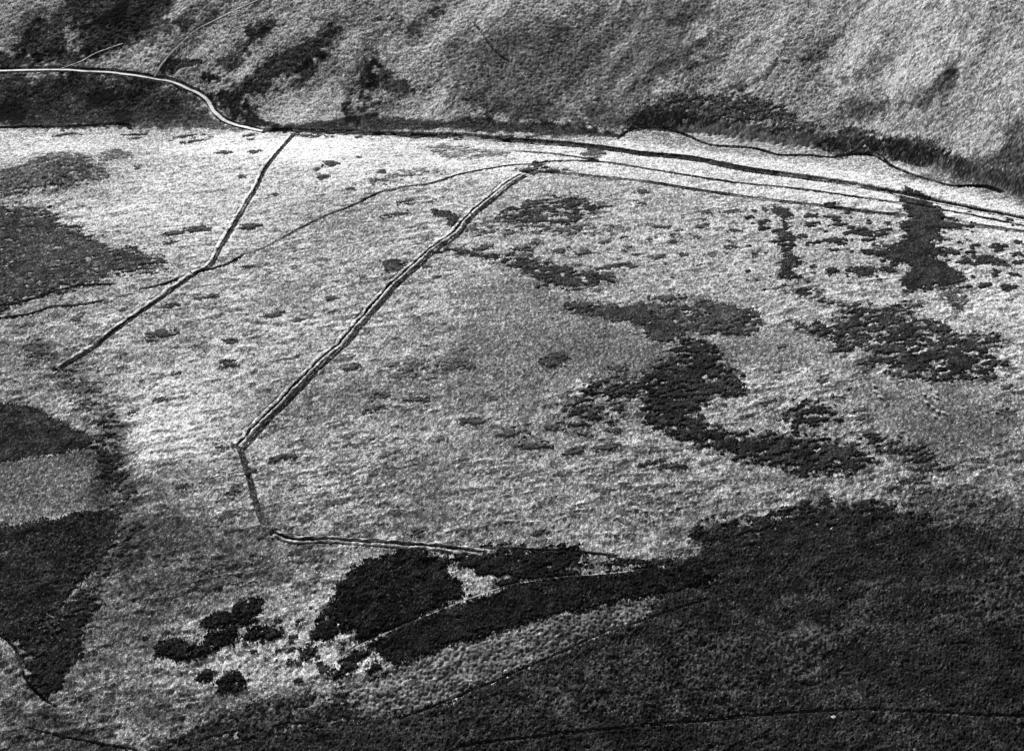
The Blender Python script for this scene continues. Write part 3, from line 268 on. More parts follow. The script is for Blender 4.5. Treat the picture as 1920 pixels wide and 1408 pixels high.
LINES = [
    {'recipe': 'ditchbank', 'name': 'earthwork', 'label': 'dark ditch with a pale bank running up to the valley at upper left', 'pts': [(-137.9, 840.1), (-142.1, 805.4), (-146.1, 781.8), (-148.0, 758.8), (-151.9, 733.9), (-154.9, 706.9), (-158.0, 686.9), (-158.6, 677.7), (-161.2, 669.6), (-166.8, 663.7)], 'cat': 'earthwork', 'kind': None, 'group': 'earthwork banks and ditches', 'w': 0.7},
    {'recipe': 'ditchbank', 'name': 'earthwork', 'label': 'dark ditch with a pale bank slanting down left from the crossing of the hollow way', 'pts': [(-166.7, 663.2), (-173.4, 651.8), (-181.5, 637.5), (-191.5, 621.3), (-201.2, 605.5), (-206.8, 596.0), (-216.9, 582.9)], 'cat': 'earthwork', 'kind': None, 'group': 'earthwork banks and ditches', 'w': 0.7},
    {'recipe': 'double', 'name': 'earthwork', 'label': 'long straight pale bank between two dark ditches crossing the middle of the moor', 'pts': [(7.8, 776.2), (-3.1, 761.3), (-13.6, 739.7), (-23.7, 719.4), (-31.8, 698.2), (-42.7, 683.5), (-50.4, 669.0), (-60.5, 651.7), (-69.9, 631.3), (-76.6, 615.9), (-83.1, 601.1), (-92.0, 586.6), (-100.3, 570.1), (-106.4, 559.3), (-113.4, 547.0), (-118.9, 534.8), (-122.0, 529.3)], 'cat': 'earthwork', 'kind': None, 'group': 'earthwork banks and ditches', 'w': 0.9},
    {'recipe': 'hollow', 'name': 'earthwork', 'label': 'short dark ditch running down from the lower end of the long straight bank', 'pts': [(-121.9, 528.7), (-117.6, 517.2), (-113.7, 506.4), (-110.5, 497.1), (-107.2, 488.0), (-103.6, 480.0)], 'cat': 'earthwork', 'kind': None, 'group': 'earthwork banks and ditches', 'w': 0.9},
    {'recipe': 'low', 'name': 'earthwork', 'label': 'low pale bank with a dark ditch above it, over the black heather at the bottom', 'pts': [(-99.5, 477.5), (-94.7, 474.7), (-86.7, 473.3), (-71.0, 472.7), (-53.1, 470.1), (-35.2, 467.3), (-19.7, 464.7), (-12.0, 463.2)], 'cat': 'earthwork', 'kind': None, 'group': 'earthwork banks and ditches', 'w': 1.15},
    {'recipe': 'trench', 'name': 'ditch', 'label': 'faint dark ditch continuing right from the low bottom bank', 'pts': [(-12.1, 465.6), (4.4, 464.8), (21.9, 463.9), (45.8, 461.0)], 'cat': 'ditch', 'kind': None, 'group': 'old ditches and hollow ways', 'w': 0.7},
    {'recipe': 'hollow', 'name': 'hollow_way', 'label': 'long curved dark hollow way from the head of the straight bank down to the left', 'pts': [(12.8, 791.4), (0.0, 789.7), (-12.7, 784.8), (-31.4, 775.2), (-40.4, 767.5), (-49.5, 761.7), (-64.6, 756.5), (-76.4, 750.2), (-90.2, 734.0), (-106.8, 720.8), (-122.3, 703.1), (-134.8, 688.8), (-143.1, 683.1)], 'cat': 'hollow way', 'kind': None, 'group': 'old ditches and hollow ways', 'w': 0.55},
    {'recipe': 'trench', 'name': 'hollow_way', 'label': 'thin dark hollow way passing the crossing of the left earthworks', 'pts': [(-143.1, 683.1), (-152.1, 672.6), (-166.0, 663.7), (-181.7, 652.0), (-191.8, 647.7)], 'cat': 'hollow way', 'kind': None, 'group': 'old ditches and hollow ways', 'w': 0.9},
    {'recipe': 'trench', 'name': 'ditch', 'label': 'thin dark ditch line along the lower edge of the left heather bog', 'pts': [(-205.1, 652.4), (-219.9, 650.9), (-234.6, 644.2), (-243.7, 637.5), (-258.1, 631.3), (-272.7, 626.4)], 'cat': 'ditch', 'kind': None, 'group': 'old ditches and hollow ways', 'w': 0.8},
    {'recipe': 'trench', 'name': 'ditch', 'label': 'second dark ditch line just below the left heather bog', 'pts': [(-206.0, 638.0), (-218.4, 633.6), (-231.5, 632.0), (-240.7, 626.3), (-255.4, 621.8), (-270.0, 617.6)], 'cat': 'ditch', 'kind': None, 'group': 'old ditches and hollow ways', 'w': 0.8},
    {'recipe': 'hollow', 'name': 'hollow_way', 'label': 'dark grown-over hollow way bounding the pale valley strip on its near side at right', 'pts': [(12.6, 779.5), (28.3, 777.0), (43.8, 773.4), (74.6, 766.7), (104.5, 755.3), (133.6, 744.2), (156.4, 735.7), (179.0, 728.5), (201.2, 720.9), (218.0, 717.0)], 'cat': 'hollow way', 'kind': None, 'group': 'old ditches and hollow ways', 'w': 1.15},
    {'recipe': 'hollow', 'name': 'hollow_way', 'label': 'dark continuation of the hollow way right of the tall heather tongue', 'pts': [(237.0, 710.9), (249.5, 703.7), (262.4, 698.3), (285.3, 689.3)], 'cat': 'hollow way', 'kind': None, 'group': 'old ditches and hollow ways', 'w': 1.3},
    {'recipe': 'trench', 'name': 'ditch', 'label': 'middle dark ditch line along the pale valley strip at right', 'pts': [(12.8, 792.3), (25.6, 795.8), (41.7, 797.0), (63.8, 792.2), (100.5, 776.0), (130.3, 764.5), (155.4, 757.1), (193.8, 742.3), (235.0, 725.8), (287.2, 695.0)], 'cat': 'ditch', 'kind': None, 'group': 'old ditches and hollow ways', 'w': 1.15},
    {'recipe': 'trench', 'name': 'ditch', 'label': 'thin dark ditch line across the valley floor above the hollow way knot', 'pts': [(3.3, 814.1), (26.0, 809.3), (38.8, 803.6), (54.5, 796.9)], 'cat': 'ditch', 'kind': None, 'group': 'old ditches and hollow ways', 'w': 1.2},
    {'recipe': 'river', 'name': 'stream', 'label': '', 'pts': [(-154.9, 845.9), (-127.7, 844.4), (-104.1, 843.0), (-67.0, 840.7), (-36.7, 837.0), (-20.0, 835.2), (13.3, 829.6), (46.1, 822.6), (78.0, 809.6), (109.6, 801.3), (139.3, 783.8), (168.8, 772.1), (197.6, 760.2), (237.8, 736.9), (263.2, 720.9), (300.6, 700.5)], 'cat': None, 'kind': 'structure', 'group': None, 'w': [0.4, 0.45, 0.5, 0.6, 0.75, 0.95, 1.1, 1.2, 1.0, 0.6, 0.5, 0.45, 0.45]},
    {'recipe': 'brook', 'name': 'brook', 'label': '', 'pts': [(66.6, 833.8), (71.1, 841.5), (76.7, 846.0), (91.0, 848.0), (101.5, 844.4), (110.1, 836.8), (117.5, 828.0), (125.0, 821.8), (137.8, 819.5), (150.3, 815.3), (161.7, 805.6), (177.6, 803.8), (193.1, 800.8), (206.5, 803.6), (218.5, 800.3), (223.4, 792.9), (227.8, 783.9), (237.6, 772.3), (252.6, 758.2), (263.9, 755.2), (271.7, 751.2), (279.6, 741.7)], 'cat': None, 'kind': 'structure', 'group': None, 'w': 0.75},
    {'recipe': 'brook', 'name': 'brook', 'label': '', 'pts': [(-344.6, 849.7), (-324.6, 850.7), (-304.8, 852.3), (-284.4, 851.9), (-264.7, 854.5), (-246.4, 856.0), (-240.0, 846.7)], 'cat': None, 'kind': 'structure', 'group': None, 'w': 0.9},
    {'recipe': 'brook', 'name': 'brook', 'label': '', 'pts': [(-214.0, 429.2), (-200.4, 425.8), (-192.3, 419.0), (-186.8, 408.4), (-179.5, 400.4), (-169.9, 393.8)], 'cat': None, 'kind': 'structure', 'group': None, 'w': 0.35},
    {'recipe': 'road', 'name': 'track', 'label': '', 'pts': [(-359.0, 904.0), (-338.2, 905.1), (-317.1, 905.4), (-299.8, 906.6), (-271.2, 904.6), (-253.0, 901.7), (-238.8, 899.9), (-224.4, 897.5), (-209.3, 889.8), (-198.2, 881.0), (-191.6, 869.1), (-183.3, 859.4), (-171.0, 852.1), (-157.6, 845.9)], 'cat': None, 'kind': 'structure', 'group': None, 'w': 1.0},
    {'recipe': 'path', 'name': 'footpath', 'label': '', 'pts': [(-236.0, 900.2), (-233.2, 909.1), (-228.3, 918.9), (-223.5, 927.5), (-214.8, 941.1), (-203.5, 950.8), (-190.2, 960.3), (-176.4, 968.2), (-169.5, 972.9)], 'cat': None, 'kind': 'structure', 'group': None, 'w': 1.0},
    {'recipe': 'path', 'name': 'footpath', 'label': '', 'pts': [(-299.8, 906.6), (-287.0, 913.5), (-277.9, 921.4), (-261.7, 930.2)], 'cat': None, 'kind': 'structure', 'group': None, 'w': 0.8},
    {'recipe': 'path', 'name': 'footpath', 'label': '', 'pts': [(-65.9, 415.7), (-58.1, 421.4), (-46.0, 427.3), (-27.5, 436.4), (-12.8, 442.7), (0.0, 447.2), (21.5, 450.8), (38.8, 452.6), (56.4, 455.8)], 'cat': None, 'kind': 'structure', 'group': None, 'w': 0.45},
    {'recipe': 'trench', 'name': 'ditch', 'label': 'dark trench along the lower edge of the light tussock strip', 'pts': [(78.7, 441.2), (63.3, 435.4), (49.1, 428.9), (35.3, 424.1), (20.5, 416.0), (4.1, 408.2), (-12.1, 400.5), (-31.8, 392.1), (-43.5, 388.1)], 'cat': 'ditch', 'kind': None, 'group': 'old ditches and hollow ways', 'w': 0.55},
    {'recipe': 'trench', 'name': 'ditch', 'label': 'long dark trench across the heather moor along the bottom edge', 'pts': [(-23.3, 373.9), (-15.6, 376.8), (19.5, 380.4), (47.2, 384.1), (85.3, 389.5), (107.2, 390.5), (126.7, 389.9), (155.2, 386.5), (170.2, 384.4), (202.0, 380.9)], 'cat': 'ditch', 'kind': None, 'group': 'old ditches and hollow ways', 'w': 0.5},
    {'recipe': 'trench', 'name': 'ditch', 'label': 'dark ditch on the grass at the bottom left corner', 'pts': [(-179.8, 386.0), (-167.3, 383.0), (-159.1, 381.5), (-148.8, 379.3), (-136.6, 376.9)], 'cat': 'ditch', 'kind': None, 'group': 'old ditches and hollow ways', 'w': 0.45},
    {'recipe': 'trench', 'name': 'ditch', 'label': 'short dark drain on the far hillside above the rough tussock slope', 'pts': [(-25.2, 940.6), (-19.6, 929.5), (-14.2, 918.1), (-7.0, 908.9), (-1.8, 905.1)], 'cat': 'ditch', 'kind': None, 'group': 'old ditches and hollow ways', 'w': 0.7},
]

CLUMPS = [
    (-107.5,784.7,4.41,2.84,'dark heather clump between the curved hollow way and the long straight bank'),
    (-156.2,808.0,4.06,2.98,'dark heather clump dotted on the pale grass beside the left earthworks'),
    (-175.3,809.2,4.65,2.85,'dark heather clump dotted on the pale grass beside the left earthworks'),
    (-109.9,768.6,3.73,2.6,'dark heather clump between the curved hollow way and the long straight bank'),
    (-114.6,777.7,1.88,1.33,'dark heather clump between the curved hollow way and the long straight bank'),
    (-92.2,796.3,1.59,1.59,'dark heather clump between the curved hollow way and the long straight bank'),
    (-157.9,772.2,2.24,1.75,'dark heather clump dotted on the pale grass beside the left earthworks'),
    (-222.2,783.3,1.52,1.52,'dark heather clump dotted on the pale grass beside the left earthworks'),
    (-172.8,709.2,6.4,2.98,'dark heather clump dotted on the pale grass beside the left earthworks'),
    (-185.0,704.1,4.63,1.76,'dark heather clump dotted on the pale grass beside the left earthworks'),
    (-184.5,694.4,3.45,1.43,'dark heather clump dotted on the pale grass beside the left earthworks'),
    (-144.1,712.7,5.29,2.38,'dark heather clump dotted on the pale grass beside the left earthworks'),
    (-136.7,748.7,2.46,1.58,'dark heather clump dotted on the pale grass beside the left earthworks'),
    (-173.3,610.2,7.38,2.19,'heather clump on the grass left of the lower end of the straight bank'),
    (-138.2,603.7,3.14,1.7,'heather clump on the grass left of the lower end of the straight bank'),
    (-139.3,671.5,3.37,1.11,'dark heather clump dotted on the pale grass beside the left earthworks'),
    (-172.7,633.9,3.76,1.92,'heather clump on the grass left of the lower end of the straight bank'),
    (-159.0,640.3,2.44,1.48,'heather clump on the grass left of the lower end of the straight bank'),
    (-196.1,630.2,2.16,1.36,'heather clump on the grass left of the lower end of the straight bank'),
    (-120.4,626.0,5.35,1.84,'heather clump close beside the lower half of the long straight bank'),
    (-152.6,642.7,2.73,1.49,'dark heather clump dotted on the pale grass beside the left earthworks'),
    (-218.2,621.6,2.64,1.3,'heather clump on the grass left of the lower end of the straight bank'),
    (-177.3,603.9,2.61,1.07,'heather clump on the grass left of the lower end of the straight bank'),
    (-135.4,585.6,4.09,1.58,'heather clump on the grass left of the lower end of the straight bank'),
    (-159.8,579.7,2.03,1.19,'heather clump on the grass left of the lower end of the straight bank'),
    (-137.1,588.4,3.59,1.19,'heather clump on the grass left of the lower end of the straight bank'),
    (-45.3,739.1,2.73,2.01,'dark heather clump between the curved hollow way and the long straight bank'),
    (-60.4,738.6,4.23,2.56,'dark heather clump between the curved hollow way and the long straight bank'),
    (-76.9,777.1,2.19,2.11,'dark heather clump between the curved hollow way and the long straight bank'),
    (-65.5,724.3,7.14,1.92,'dark heather clump between the curved hollow way and the long straight bank'),
    (-92.0,753.9,3.06,1.98,'dark heather clump between the curved hollow way and the long straight bank'),
    (-15.6,683.8,5.13,1.67,'dark heather clump between the head of the straight bank and the vertical heather row'),
    (5.7,681.6,5.68,1.71,'dark heather clump between the head of the straight bank and the vertical heather row'),
    (11.4,688.0,2.29,1.7,'dark heather clump between the head of the straight bank and the vertical heather row'),
    (24.1,681.2,4.55,2.26,'dark heather clump between the head of the straight bank and the vertical heather row'),
    (38.2,678.9,4.55,2.23,'dark heather clump between the head of the straight bank and the vertical heather row'),
    (53.0,665.9,8.41,1.63,'dark heather clump between the head of the straight bank and the vertical heather row'),
    (75.0,751.3,4.3,2.25,'dark heather clump between the head of the straight bank and the vertical heather row'),
    (72.3,736.9,3.02,2.07,'dark heather clump between the head of the straight bank and the vertical heather row'),
    (81.8,707.9,4.66,2.45,'dark heather clump between the head of the straight bank and the vertical heather row'),
    (88.1,698.0,2.01,1.77,'dark heather clump between the head of the straight bank and the vertical heather row'),
    (60.6,696.2,2.02,1.14,'dark heather clump between the head of the straight bank and the vertical heather row'),
    (48.7,690.3,2.3,1.38,'dark heather clump between the head of the straight bank and the vertical heather row'),
    (90.4,677.4,2.53,1.6,'dark heather clump between the head of the straight bank and the vertical heather row'),
    (79.1,676.9,2.25,1.6,'dark heather clump between the head of the straight bank and the vertical heather row'),
    (116.8,684.7,3.12,1.66,'dark heather clump between the head of the straight bank and the vertical heather row'),
    (120.3,701.0,4.03,1.17,'dark heather clump between the head of the straight bank and the vertical heather row'),
    (107.0,724.2,2.96,2.05,'dark heather clump between the head of the straight bank and the vertical heather row'),
    (121.8,723.8,5.32,2.1,'dark heather clump between the head of the straight bank and the vertical heather row'),
    (103.6,707.0,2.33,1.85,'dark heather clump between the head of the straight bank and the vertical heather row'),
    (111.8,702.5,0.87,0.87,'dark heather clump between the head of the straight bank and the vertical heather row'),
    (136.6,704.0,2.9,1.81,'dark heather clump on the bright grass around the tall heather tongue'),
    (139.0,710.1,3.52,2.58,'dark heather clump on the bright grass around the tall heather tongue'),
    (131.2,716.7,2.35,1.35,'dark heather clump on the bright grass around the tall heather tongue'),
    (165.4,718.6,3.51,2.74,'dark heather clump on the bright grass around the tall heather tongue'),
    (179.6,731.1,3.57,2.75,'dark heather clump on the bright grass around the tall heather tongue'),
    (177.8,714.4,4.06,3.39,'dark heather clump on the bright grass around the tall heather tongue'),
    (163.6,708.5,4.05,2.67,'dark heather clump on the bright grass around the tall heather tongue'),
    (177.7,706.5,4.61,1.97,'dark heather clump on the bright grass around the tall heather tongue'),
    (187.6,698.2,7.4,2.6,'dark heather clump on the bright grass around the tall heather tongue'),
    (195.4,694.0,5.71,2.56,'dark heather clump on the bright grass around the tall heather tongue'),
    (171.5,689.0,3.97,2.48,'dark heather clump on the bright grass around the tall heather tongue'),
    (162.5,686.6,4.48,1.48,'dark heather clump on the bright grass around the tall heather tongue'),
    (176.3,684.5,2.53,1.22,'dark heather clump on the bright grass around the tall heather tongue'),
    (170.2,677.8,2.22,1.7,'dark heather clump on the bright grass around the tall heather tongue'),
    (189.8,688.0,3.95,1.84,'dark heather clump on the bright grass around the tall heather tongue'),
    (202.4,700.1,2.85,1.97,'dark heather clump on the bright grass around the tall heather tongue'),
    (188.7,675.9,3.93,2.27,'dark heather clump on the bright grass around the tall heather tongue'),
    (165.6,657.4,2.71,2.09,'dark heather clump on the bright grass around the tall heather tongue'),
    (195.6,656.1,2.48,1.61,'dark heather clump on the bright grass around the tall heather tongue'),
    (179.5,658.1,3.82,2.1,'dark heather clump on the bright grass around the tall heather tongue'),
    (181.2,652.8,3.26,2.1,'dark heather clump on the bright grass around the tall heather tongue'),
    (193.2,657.7,2.75,1.61,'dark heather clump on the bright grass around the tall heather tongue'),
    (236.2,719.3,2.33,2.16,'dark heather clump on the bright grass around the tall heather tongue'),
    (156.7,694.3,2.27,1.83,'dark heather clump on the bright grass around the tall heather tongue'),
    (238.4,683.6,1.38,1.19,'dark heather clump on the bright grass around the tall heather tongue'),
    (245.8,679.8,1.63,1.63,'dark heather clump on the bright grass around the tall heather tongue'),
    (255.3,673.7,3.23,2.42,'dark heather clump on the bright grass around the tall heather tongue'),
    (262.9,666.8,2.69,1.8,'dark heather clump on the bright grass around the tall heather tongue'),
    (246.4,661.9,4.25,2.31,'dark heather clump on the bright grass around the tall heather tongue'),
    (236.3,663.2,4.82,3.49,'dark heather clump on the bright grass around the tall heather tongue'),
    (242.9,661.2,1.6,1.6,'dark heather clump on the bright grass around the tall heather tongue'),
    (246.6,648.1,2.1,1.58,'dark heather clump on the bright grass around the tall heather tongue'),
    (238.7,638.8,3.12,2.03,'dark heather clump on the bright grass around the tall heather tongue'),
    (250.3,635.7,3.59,2.05,'dark heather clump on the bright grass around the tall heather tongue'),
    (261.4,658.8,2.66,1.73,'dark heather clump on the bright grass around the tall heather tongue'),
    (230.4,637.7,2.09,1.01,'dark heather clump on the bright grass around the tall heather tongue'),
    (241.1,672.7,2.71,1.2,'dark heather clump on the bright grass around the tall heather tongue'),
    (255.7,646.9,2.07,1.59,'dark heather clump on the bright grass around the tall heather tongue'),
    (173.7,656.8,1.36,1.05,'dark heather clump on the bright grass around the tall heather tongue'),
    (156.9,662.4,1.64,1.04,'dark heather clump on the bright grass around the tall heather tongue'),
    (148.6,671.0,2.76,1.61,'dark heather clump on the bright grass around the tall heather tongue'),
    (155.8,656.3,1.35,1.03,'dark heather clump on the bright grass around the tall heather tongue'),
    (167.8,593.4,2.5,1.27,'heather clump on the grass above and right of the hooked thicket'),
    (130.8,592.8,3.03,1.22,'heather clump on the grass above and right of the hooked thicket'),
    (85.3,573.1,1.51,1.17,'heather clump on the open moor between the straight bank and hooked thicket'),
    (117.6,553.4,3.38,1.46,'heather clump on the grass above and right of the hooked thicket'),
    (106.7,544.8,2.16,0.73,'heather clump on the open moor between the straight bank and hooked thicket'),
    (98.0,552.6,1.46,1.1,'heather clump on the open moor between the straight bank and hooked thicket'),
    (150.8,555.5,1.92,0.75,'heather clump on the grass above and right of the hooked thicket'),
    (157.0,543.7,2.83,1.12,'heather clump on the grass above and right of the hooked thicket'),
    (155.9,538.2,1.87,1.1,'heather clump on the grass above and right of the hooked thicket'),
    (144.0,565.6,2.43,1.14,'heather clump on the grass above and right of the hooked thicket'),
    (226.8,554.4,3.3,1.59,'heather clump on the grass above and right of the hooked thicket'),
    (220.1,538.4,3.24,1.81,'heather clump on the grass above and right of the hooked thicket'),
    (201.4,507.1,2.67,0.98,'heather clump on the grass above and right of the hooked thicket'),
    (168.6,497.9,3.11,1.56,'heather clump on the grass above and right of the hooked thicket'),
    (161.0,494.0,2.65,1.22,'heather clump on the grass above and right of the hooked thicket'),
    (150.5,509.4,2.25,0.97,'heather clump on the grass above and right of the hooked thicket'),
    (-101.6,521.5,5.22,2.04,'heather clump close beside the lower half of the long straight bank'),
    (-114.6,512.9,2.12,1.0,'heather clump on the grass left of the lower end of the straight bank'),
    (-128.8,528.6,3.34,1.7,'heather clump on the grass left of the lower end of the straight bank'),
    (-142.3,504.5,3.24,1.28,'heather clump on the grass left of the lower end of the straight bank'),
    (-120.0,502.0,2.78,1.87,'heather clump on the grass left of the lower end of the straight bank'),
    (-163.7,560.8,3.05,1.52,'heather clump on the grass left of the lower end of the straight bank'),
    (-175.0,554.8,2.18,1.07,'heather clump on the grass left of the lower end of the straight bank'),
    (9.5,524.3,7.09,2.02,'heather clump on the open moor between the straight bank and hooked thicket'),
    (28.3,521.3,5.66,2.01,'heather clump on the open moor between the straight bank and hooked thicket'),
    (42.5,523.2,5.21,2.04,'heather clump on the open moor between the straight bank and hooked thicket'),
    (-16.9,540.8,5.8,1.76,'heather clump on the open moor between the straight bank and hooked thicket'),
    (0.0,532.5,6.22,2.84,'heather clump on the open moor between the straight bank and hooked thicket'),
    (19.2,536.6,4.8,1.76,'heather clump on the open moor between the straight bank and hooked thicket'),
    (-63.7,551.4,4.46,1.49,'heather clump close beside the lower half of the long straight bank'),
    (69.9,512.5,5.16,1.64,'heather clump on the open moor between the straight bank and hooked thicket'),
    (60.7,514.3,5.64,0.83,'heather clump on the open moor between the straight bank and hooked thicket'),
    (11.1,473.1,3.99,1.4,'heather clump on the open moor between the straight bank and hooked thicket'),
    (-40.0,474.8,3.13,1.44,'heather clump close beside the lower half of the long straight bank'),
    (-85.9,419.5,1.66,0.96,'little black heather bush among the lower left pale grass'),
    (-91.0,419.1,1.04,0.72,'little black heather bush among the lower left pale grass'),
    (-85.3,414.3,1.65,0.96,'little black heather bush among the lower left pale grass'),
    (-71.9,410.4,2.05,1.42,'little black heather bush among the lower left pale grass'),
    (-100.3,418.7,1.24,0.97,'little black heather bush among the lower left pale grass'),
    (-66.1,418.5,1.04,0.71,'little black heather bush among the lower left pale grass'),
    (-81.3,406.0,1.63,0.93,'little black heather bush among the lower left pale grass'),
    (70.4,574.5,4.04,1.56,'heather clump on the open moor between the straight bank and hooked thicket'),
    (82.9,525.2,2.37,1.35,'heather clump on the open moor between the straight bank and hooked thicket'),
    (45.5,534.3,3.36,1.73,'heather clump on the open moor between the straight bank and hooked thicket'),
    (52.8,616.2,3.7,1.35,'heather clump on the open moor between the straight bank and hooked thicket'),
    (78.3,635.6,8.1,2.46,'heather clump on the open moor between the straight bank and hooked thicket'),
    (50.4,577.4,3.54,1.96,'heather clump on the open moor between the straight bank and hooked thicket'),
    (-60.7,561.6,4.5,1.9,'heather clump close beside the lower half of the long straight bank'),
    (-44.3,556.8,4.97,1.5,'heather clump close beside the lower half of the long straight bank'),
    (-23.1,593.3,2.07,1.26,'heather clump on the open moor between the straight bank and hooked thicket'),
    (-76.2,581.9,3.58,2.05,'heather clump close beside the lower half of the long straight bank'),
    (-106.4,621.3,2.68,1.37,'heather clump close beside the lower half of the long straight bank'),
    (-92.3,639.5,3.29,1.45,'heather clump close beside the lower half of the long straight bank'),
    (-77.6,658.2,2.24,1.56,'dark heather clump between the curved hollow way and the long straight bank'),
    (-44.7,666.3,2.54,1.59,'dark heather clump between the curved hollow way and the long straight bank'),
    (-38.6,655.4,2.23,1.02,'dark heather clump between the curved hollow way and the long straight bank'),
    (-115.7,835.8,1.33,1.33,'small dark rush clump in the broken fringe along the foot of the far hill'),
    (-122.1,845.3,1.34,1.26,'small dark rush clump in the broken fringe along the foot of the far hill'),
    (-112.0,835.9,1.33,1.33,'small dark rush clump in the broken fringe along the foot of the far hill'),
    (-87.4,844.9,3.02,1.25,'small dark rush clump in the broken fringe along the foot of the far hill'),
    (-78.0,840.5,1.34,1.34,'small dark rush clump in the broken fringe along the foot of the far hill'),
    (-3.7,835.3,3.0,1.15,'small dark rush clump in the broken fringe along the foot of the far hill'),
    (-115.4,845.5,2.02,1.23,'small dark rush clump in the broken fringe along the foot of the far hill'),
    (-67.0,840.7,3.02,1.27,'small dark rush clump in the broken fringe along the foot of the far hill'),
    (-32.3,834.6,1.0,1.0,'small dark rush clump in the broken fringe along the foot of the far hill'),
    (12.0,836.2,3.0,1.09,'small dark rush clump in the broken fringe along the foot of the far hill'),
    (-136.7,846.1,1.35,1.29,'small dark rush clump in the broken fringe along the foot of the far hill'),
    (-38.0,837.1,1.35,1.17,'small dark rush clump in the broken fringe along the foot of the far hill'),
    (-56.8,843.5,1.01,1.01,'small dark rush clump in the broken fringe along the foot of the far hill'),
    (-63.9,844.4,1.35,1.14,'small dark rush clump in the broken fringe along the foot of the far hill'),
    (-128.9,837.3,2.99,1.56,'small dark rush clump in the broken fringe along the foot of the far hill'),
    (-31.9,832.3,1.99,1.25,'small dark rush clump in the broken fringe along the foot of the far hill'),
    (-60.4,836.6,3.01,1.36,'small dark rush clump in the broken fringe along the foot of the far hill'),
    (-131.3,838.2,1.0,1.0,'small dark rush clump in the broken fringe along the foot of the far hill'),
    (-65.1,842.2,2.02,1.21,'small dark rush clump in the broken fringe along the foot of the far hill'),
    (5.0,830.6,1.33,1.25,'small dark rush clump in the broken fringe along the foot of the far hill'),
    (-102.6,842.1,2.02,1.34,'small dark rush clump in the broken fringe along the foot of the far hill'),
    (-68.9,844.5,1.35,1.16,'small dark rush clump in the broken fringe along the foot of the far hill'),
    (-96.0,835.9,1.99,1.54,'small dark rush clump in the broken fringe along the foot of the far hill'),
    (-96.7,842.9,3.01,1.31,'small dark rush clump in the broken fringe along the foot of the far hill'),
    (-111.8,843.2,3.02,1.32,'small dark rush clump in the broken fringe along the foot of the far hill'),
    (-124.8,842.0,1.34,1.34,'small dark rush clump in the broken fringe along the foot of the far hill'),
    (2.0,830.6,1.0,1.0,'small dark rush clump in the broken fringe along the foot of the far hill'),
    (-120.0,838.6,2.0,1.52,'small dark rush clump in the broken fringe along the foot of the far hill'),
    (-134.3,838.2,3.01,1.53,'small dark rush clump in the broken fringe along the foot of the far hill'),
    (-97.1,843.7,3.02,1.28,'small dark rush clump in the broken fringe along the foot of the far hill'),
    (-2.3,837.3,3.01,1.09,'small dark rush clump in the broken fringe along the foot of the far hill'),
    (-86.1,845.0,1.01,1.01,'small dark rush clump in the broken fringe along the foot of the far hill'),
    (-106.2,844.6,1.01,1.01,'small dark rush clump in the broken fringe along the foot of the far hill'),
    (-42.7,835.3,2.02,1.28,'small dark rush clump in the broken fringe along the foot of the far hill'),
    (-127.7,836.3,2.99,1.6,'small dark rush clump in the broken fringe along the foot of the far hill'),
    (-35.2,831.5,1.0,1.0,'small dark rush clump in the broken fringe along the foot of the far hill'),
    (-121.8,836.6,1.99,1.61,'small dark rush clump in the broken fringe along the foot of the far hill'),
    (-89.4,839.9,2.0,1.41,'small dark rush clump in the broken fringe along the foot of the far hill'),
    (-94.6,835.0,1.0,1.0,'small dark rush clump in the broken fringe along the foot of the far hill'),
    (-45.8,838.0,1.02,1.02,'small dark rush clump in the broken fringe along the foot of the far hill'),
    (-7.4,838.7,1.34,1.07,'small dark rush clump in the broken fringe along the foot of the far hill'),
    (-123.6,835.5,2.98,1.65,'small dark rush clump in the broken fringe along the foot of the far hill'),
    (-134.4,844.4,1.35,1.34,'small dark rush clump in the broken fringe along the foot of the far hill'),
    (-70.7,840.7,1.34,1.29,'small dark rush clump in the broken fringe along the foot of the far hill'),
    (-90.4,844.0,3.01,1.28,'small dark rush clump in the broken fringe along the foot of the far hill'),
    (-45.4,836.4,1.01,1.01,'small dark rush clump in the broken fringe along the foot of the far hill'),
    (-204.5,839.4,6.76,1.47,'small dark rush clump in the broken fringe along the foot of the far hill'),
    (-188.6,838.7,1.36,1.36,'small dark rush clump in the broken fringe along the foot of the far hill'),
    (-283.6,837.6,1.36,1.36,'small dark rush clump in the broken fringe along the foot of the far hill'),
    (-283.9,846.1,1.35,1.3,'small dark rush clump in the broken fringe along the foot of the far hill'),
    (-212.4,832.1,1.33,1.33,'small dark rush clump in the broken fringe along the foot of the far hill'),
    (-162.7,831.7,2.34,1.62,'small dark rush clump in the broken fringe along the foot of the far hill'),
    (-237.8,841.7,6.64,1.43,'small dark rush clump in the broken fringe along the foot of the far hill'),
    (-199.4,835.5,1.35,1.35,'small dark rush clump in the broken fringe along the foot of the far hill'),
    (-270.2,840.2,1.34,1.34,'small dark rush clump in the broken fringe along the foot of the far hill'),
    (-198.2,829.7,6.72,1.59,'small dark rush clump in the broken fringe along the foot of the far hill'),
    (-280.3,840.2,6.74,1.49,'small dark rush clump in the broken fringe along the foot of the far hill'),
    (-164.3,839.3,4.02,1.45,'small dark rush clump in the broken fringe along the foot of the far hill'),
    (-234.4,835.4,3.96,1.6,'small dark rush clump in the broken fringe along the foot of the far hill'),
    (-194.6,841.7,1.36,1.36,'small dark rush clump in the broken fringe along the foot of the far hill'),
    (-107.7,441.6,2.4,1.7,'heather clump on the grass left of the lower end of the straight bank'),
    (-111.9,434.0,2.71,1.62,'little black heather bush among the lower left pale grass'),
    (-117.8,431.1,2.37,1.22,'little black heather bush among the lower left pale grass'),
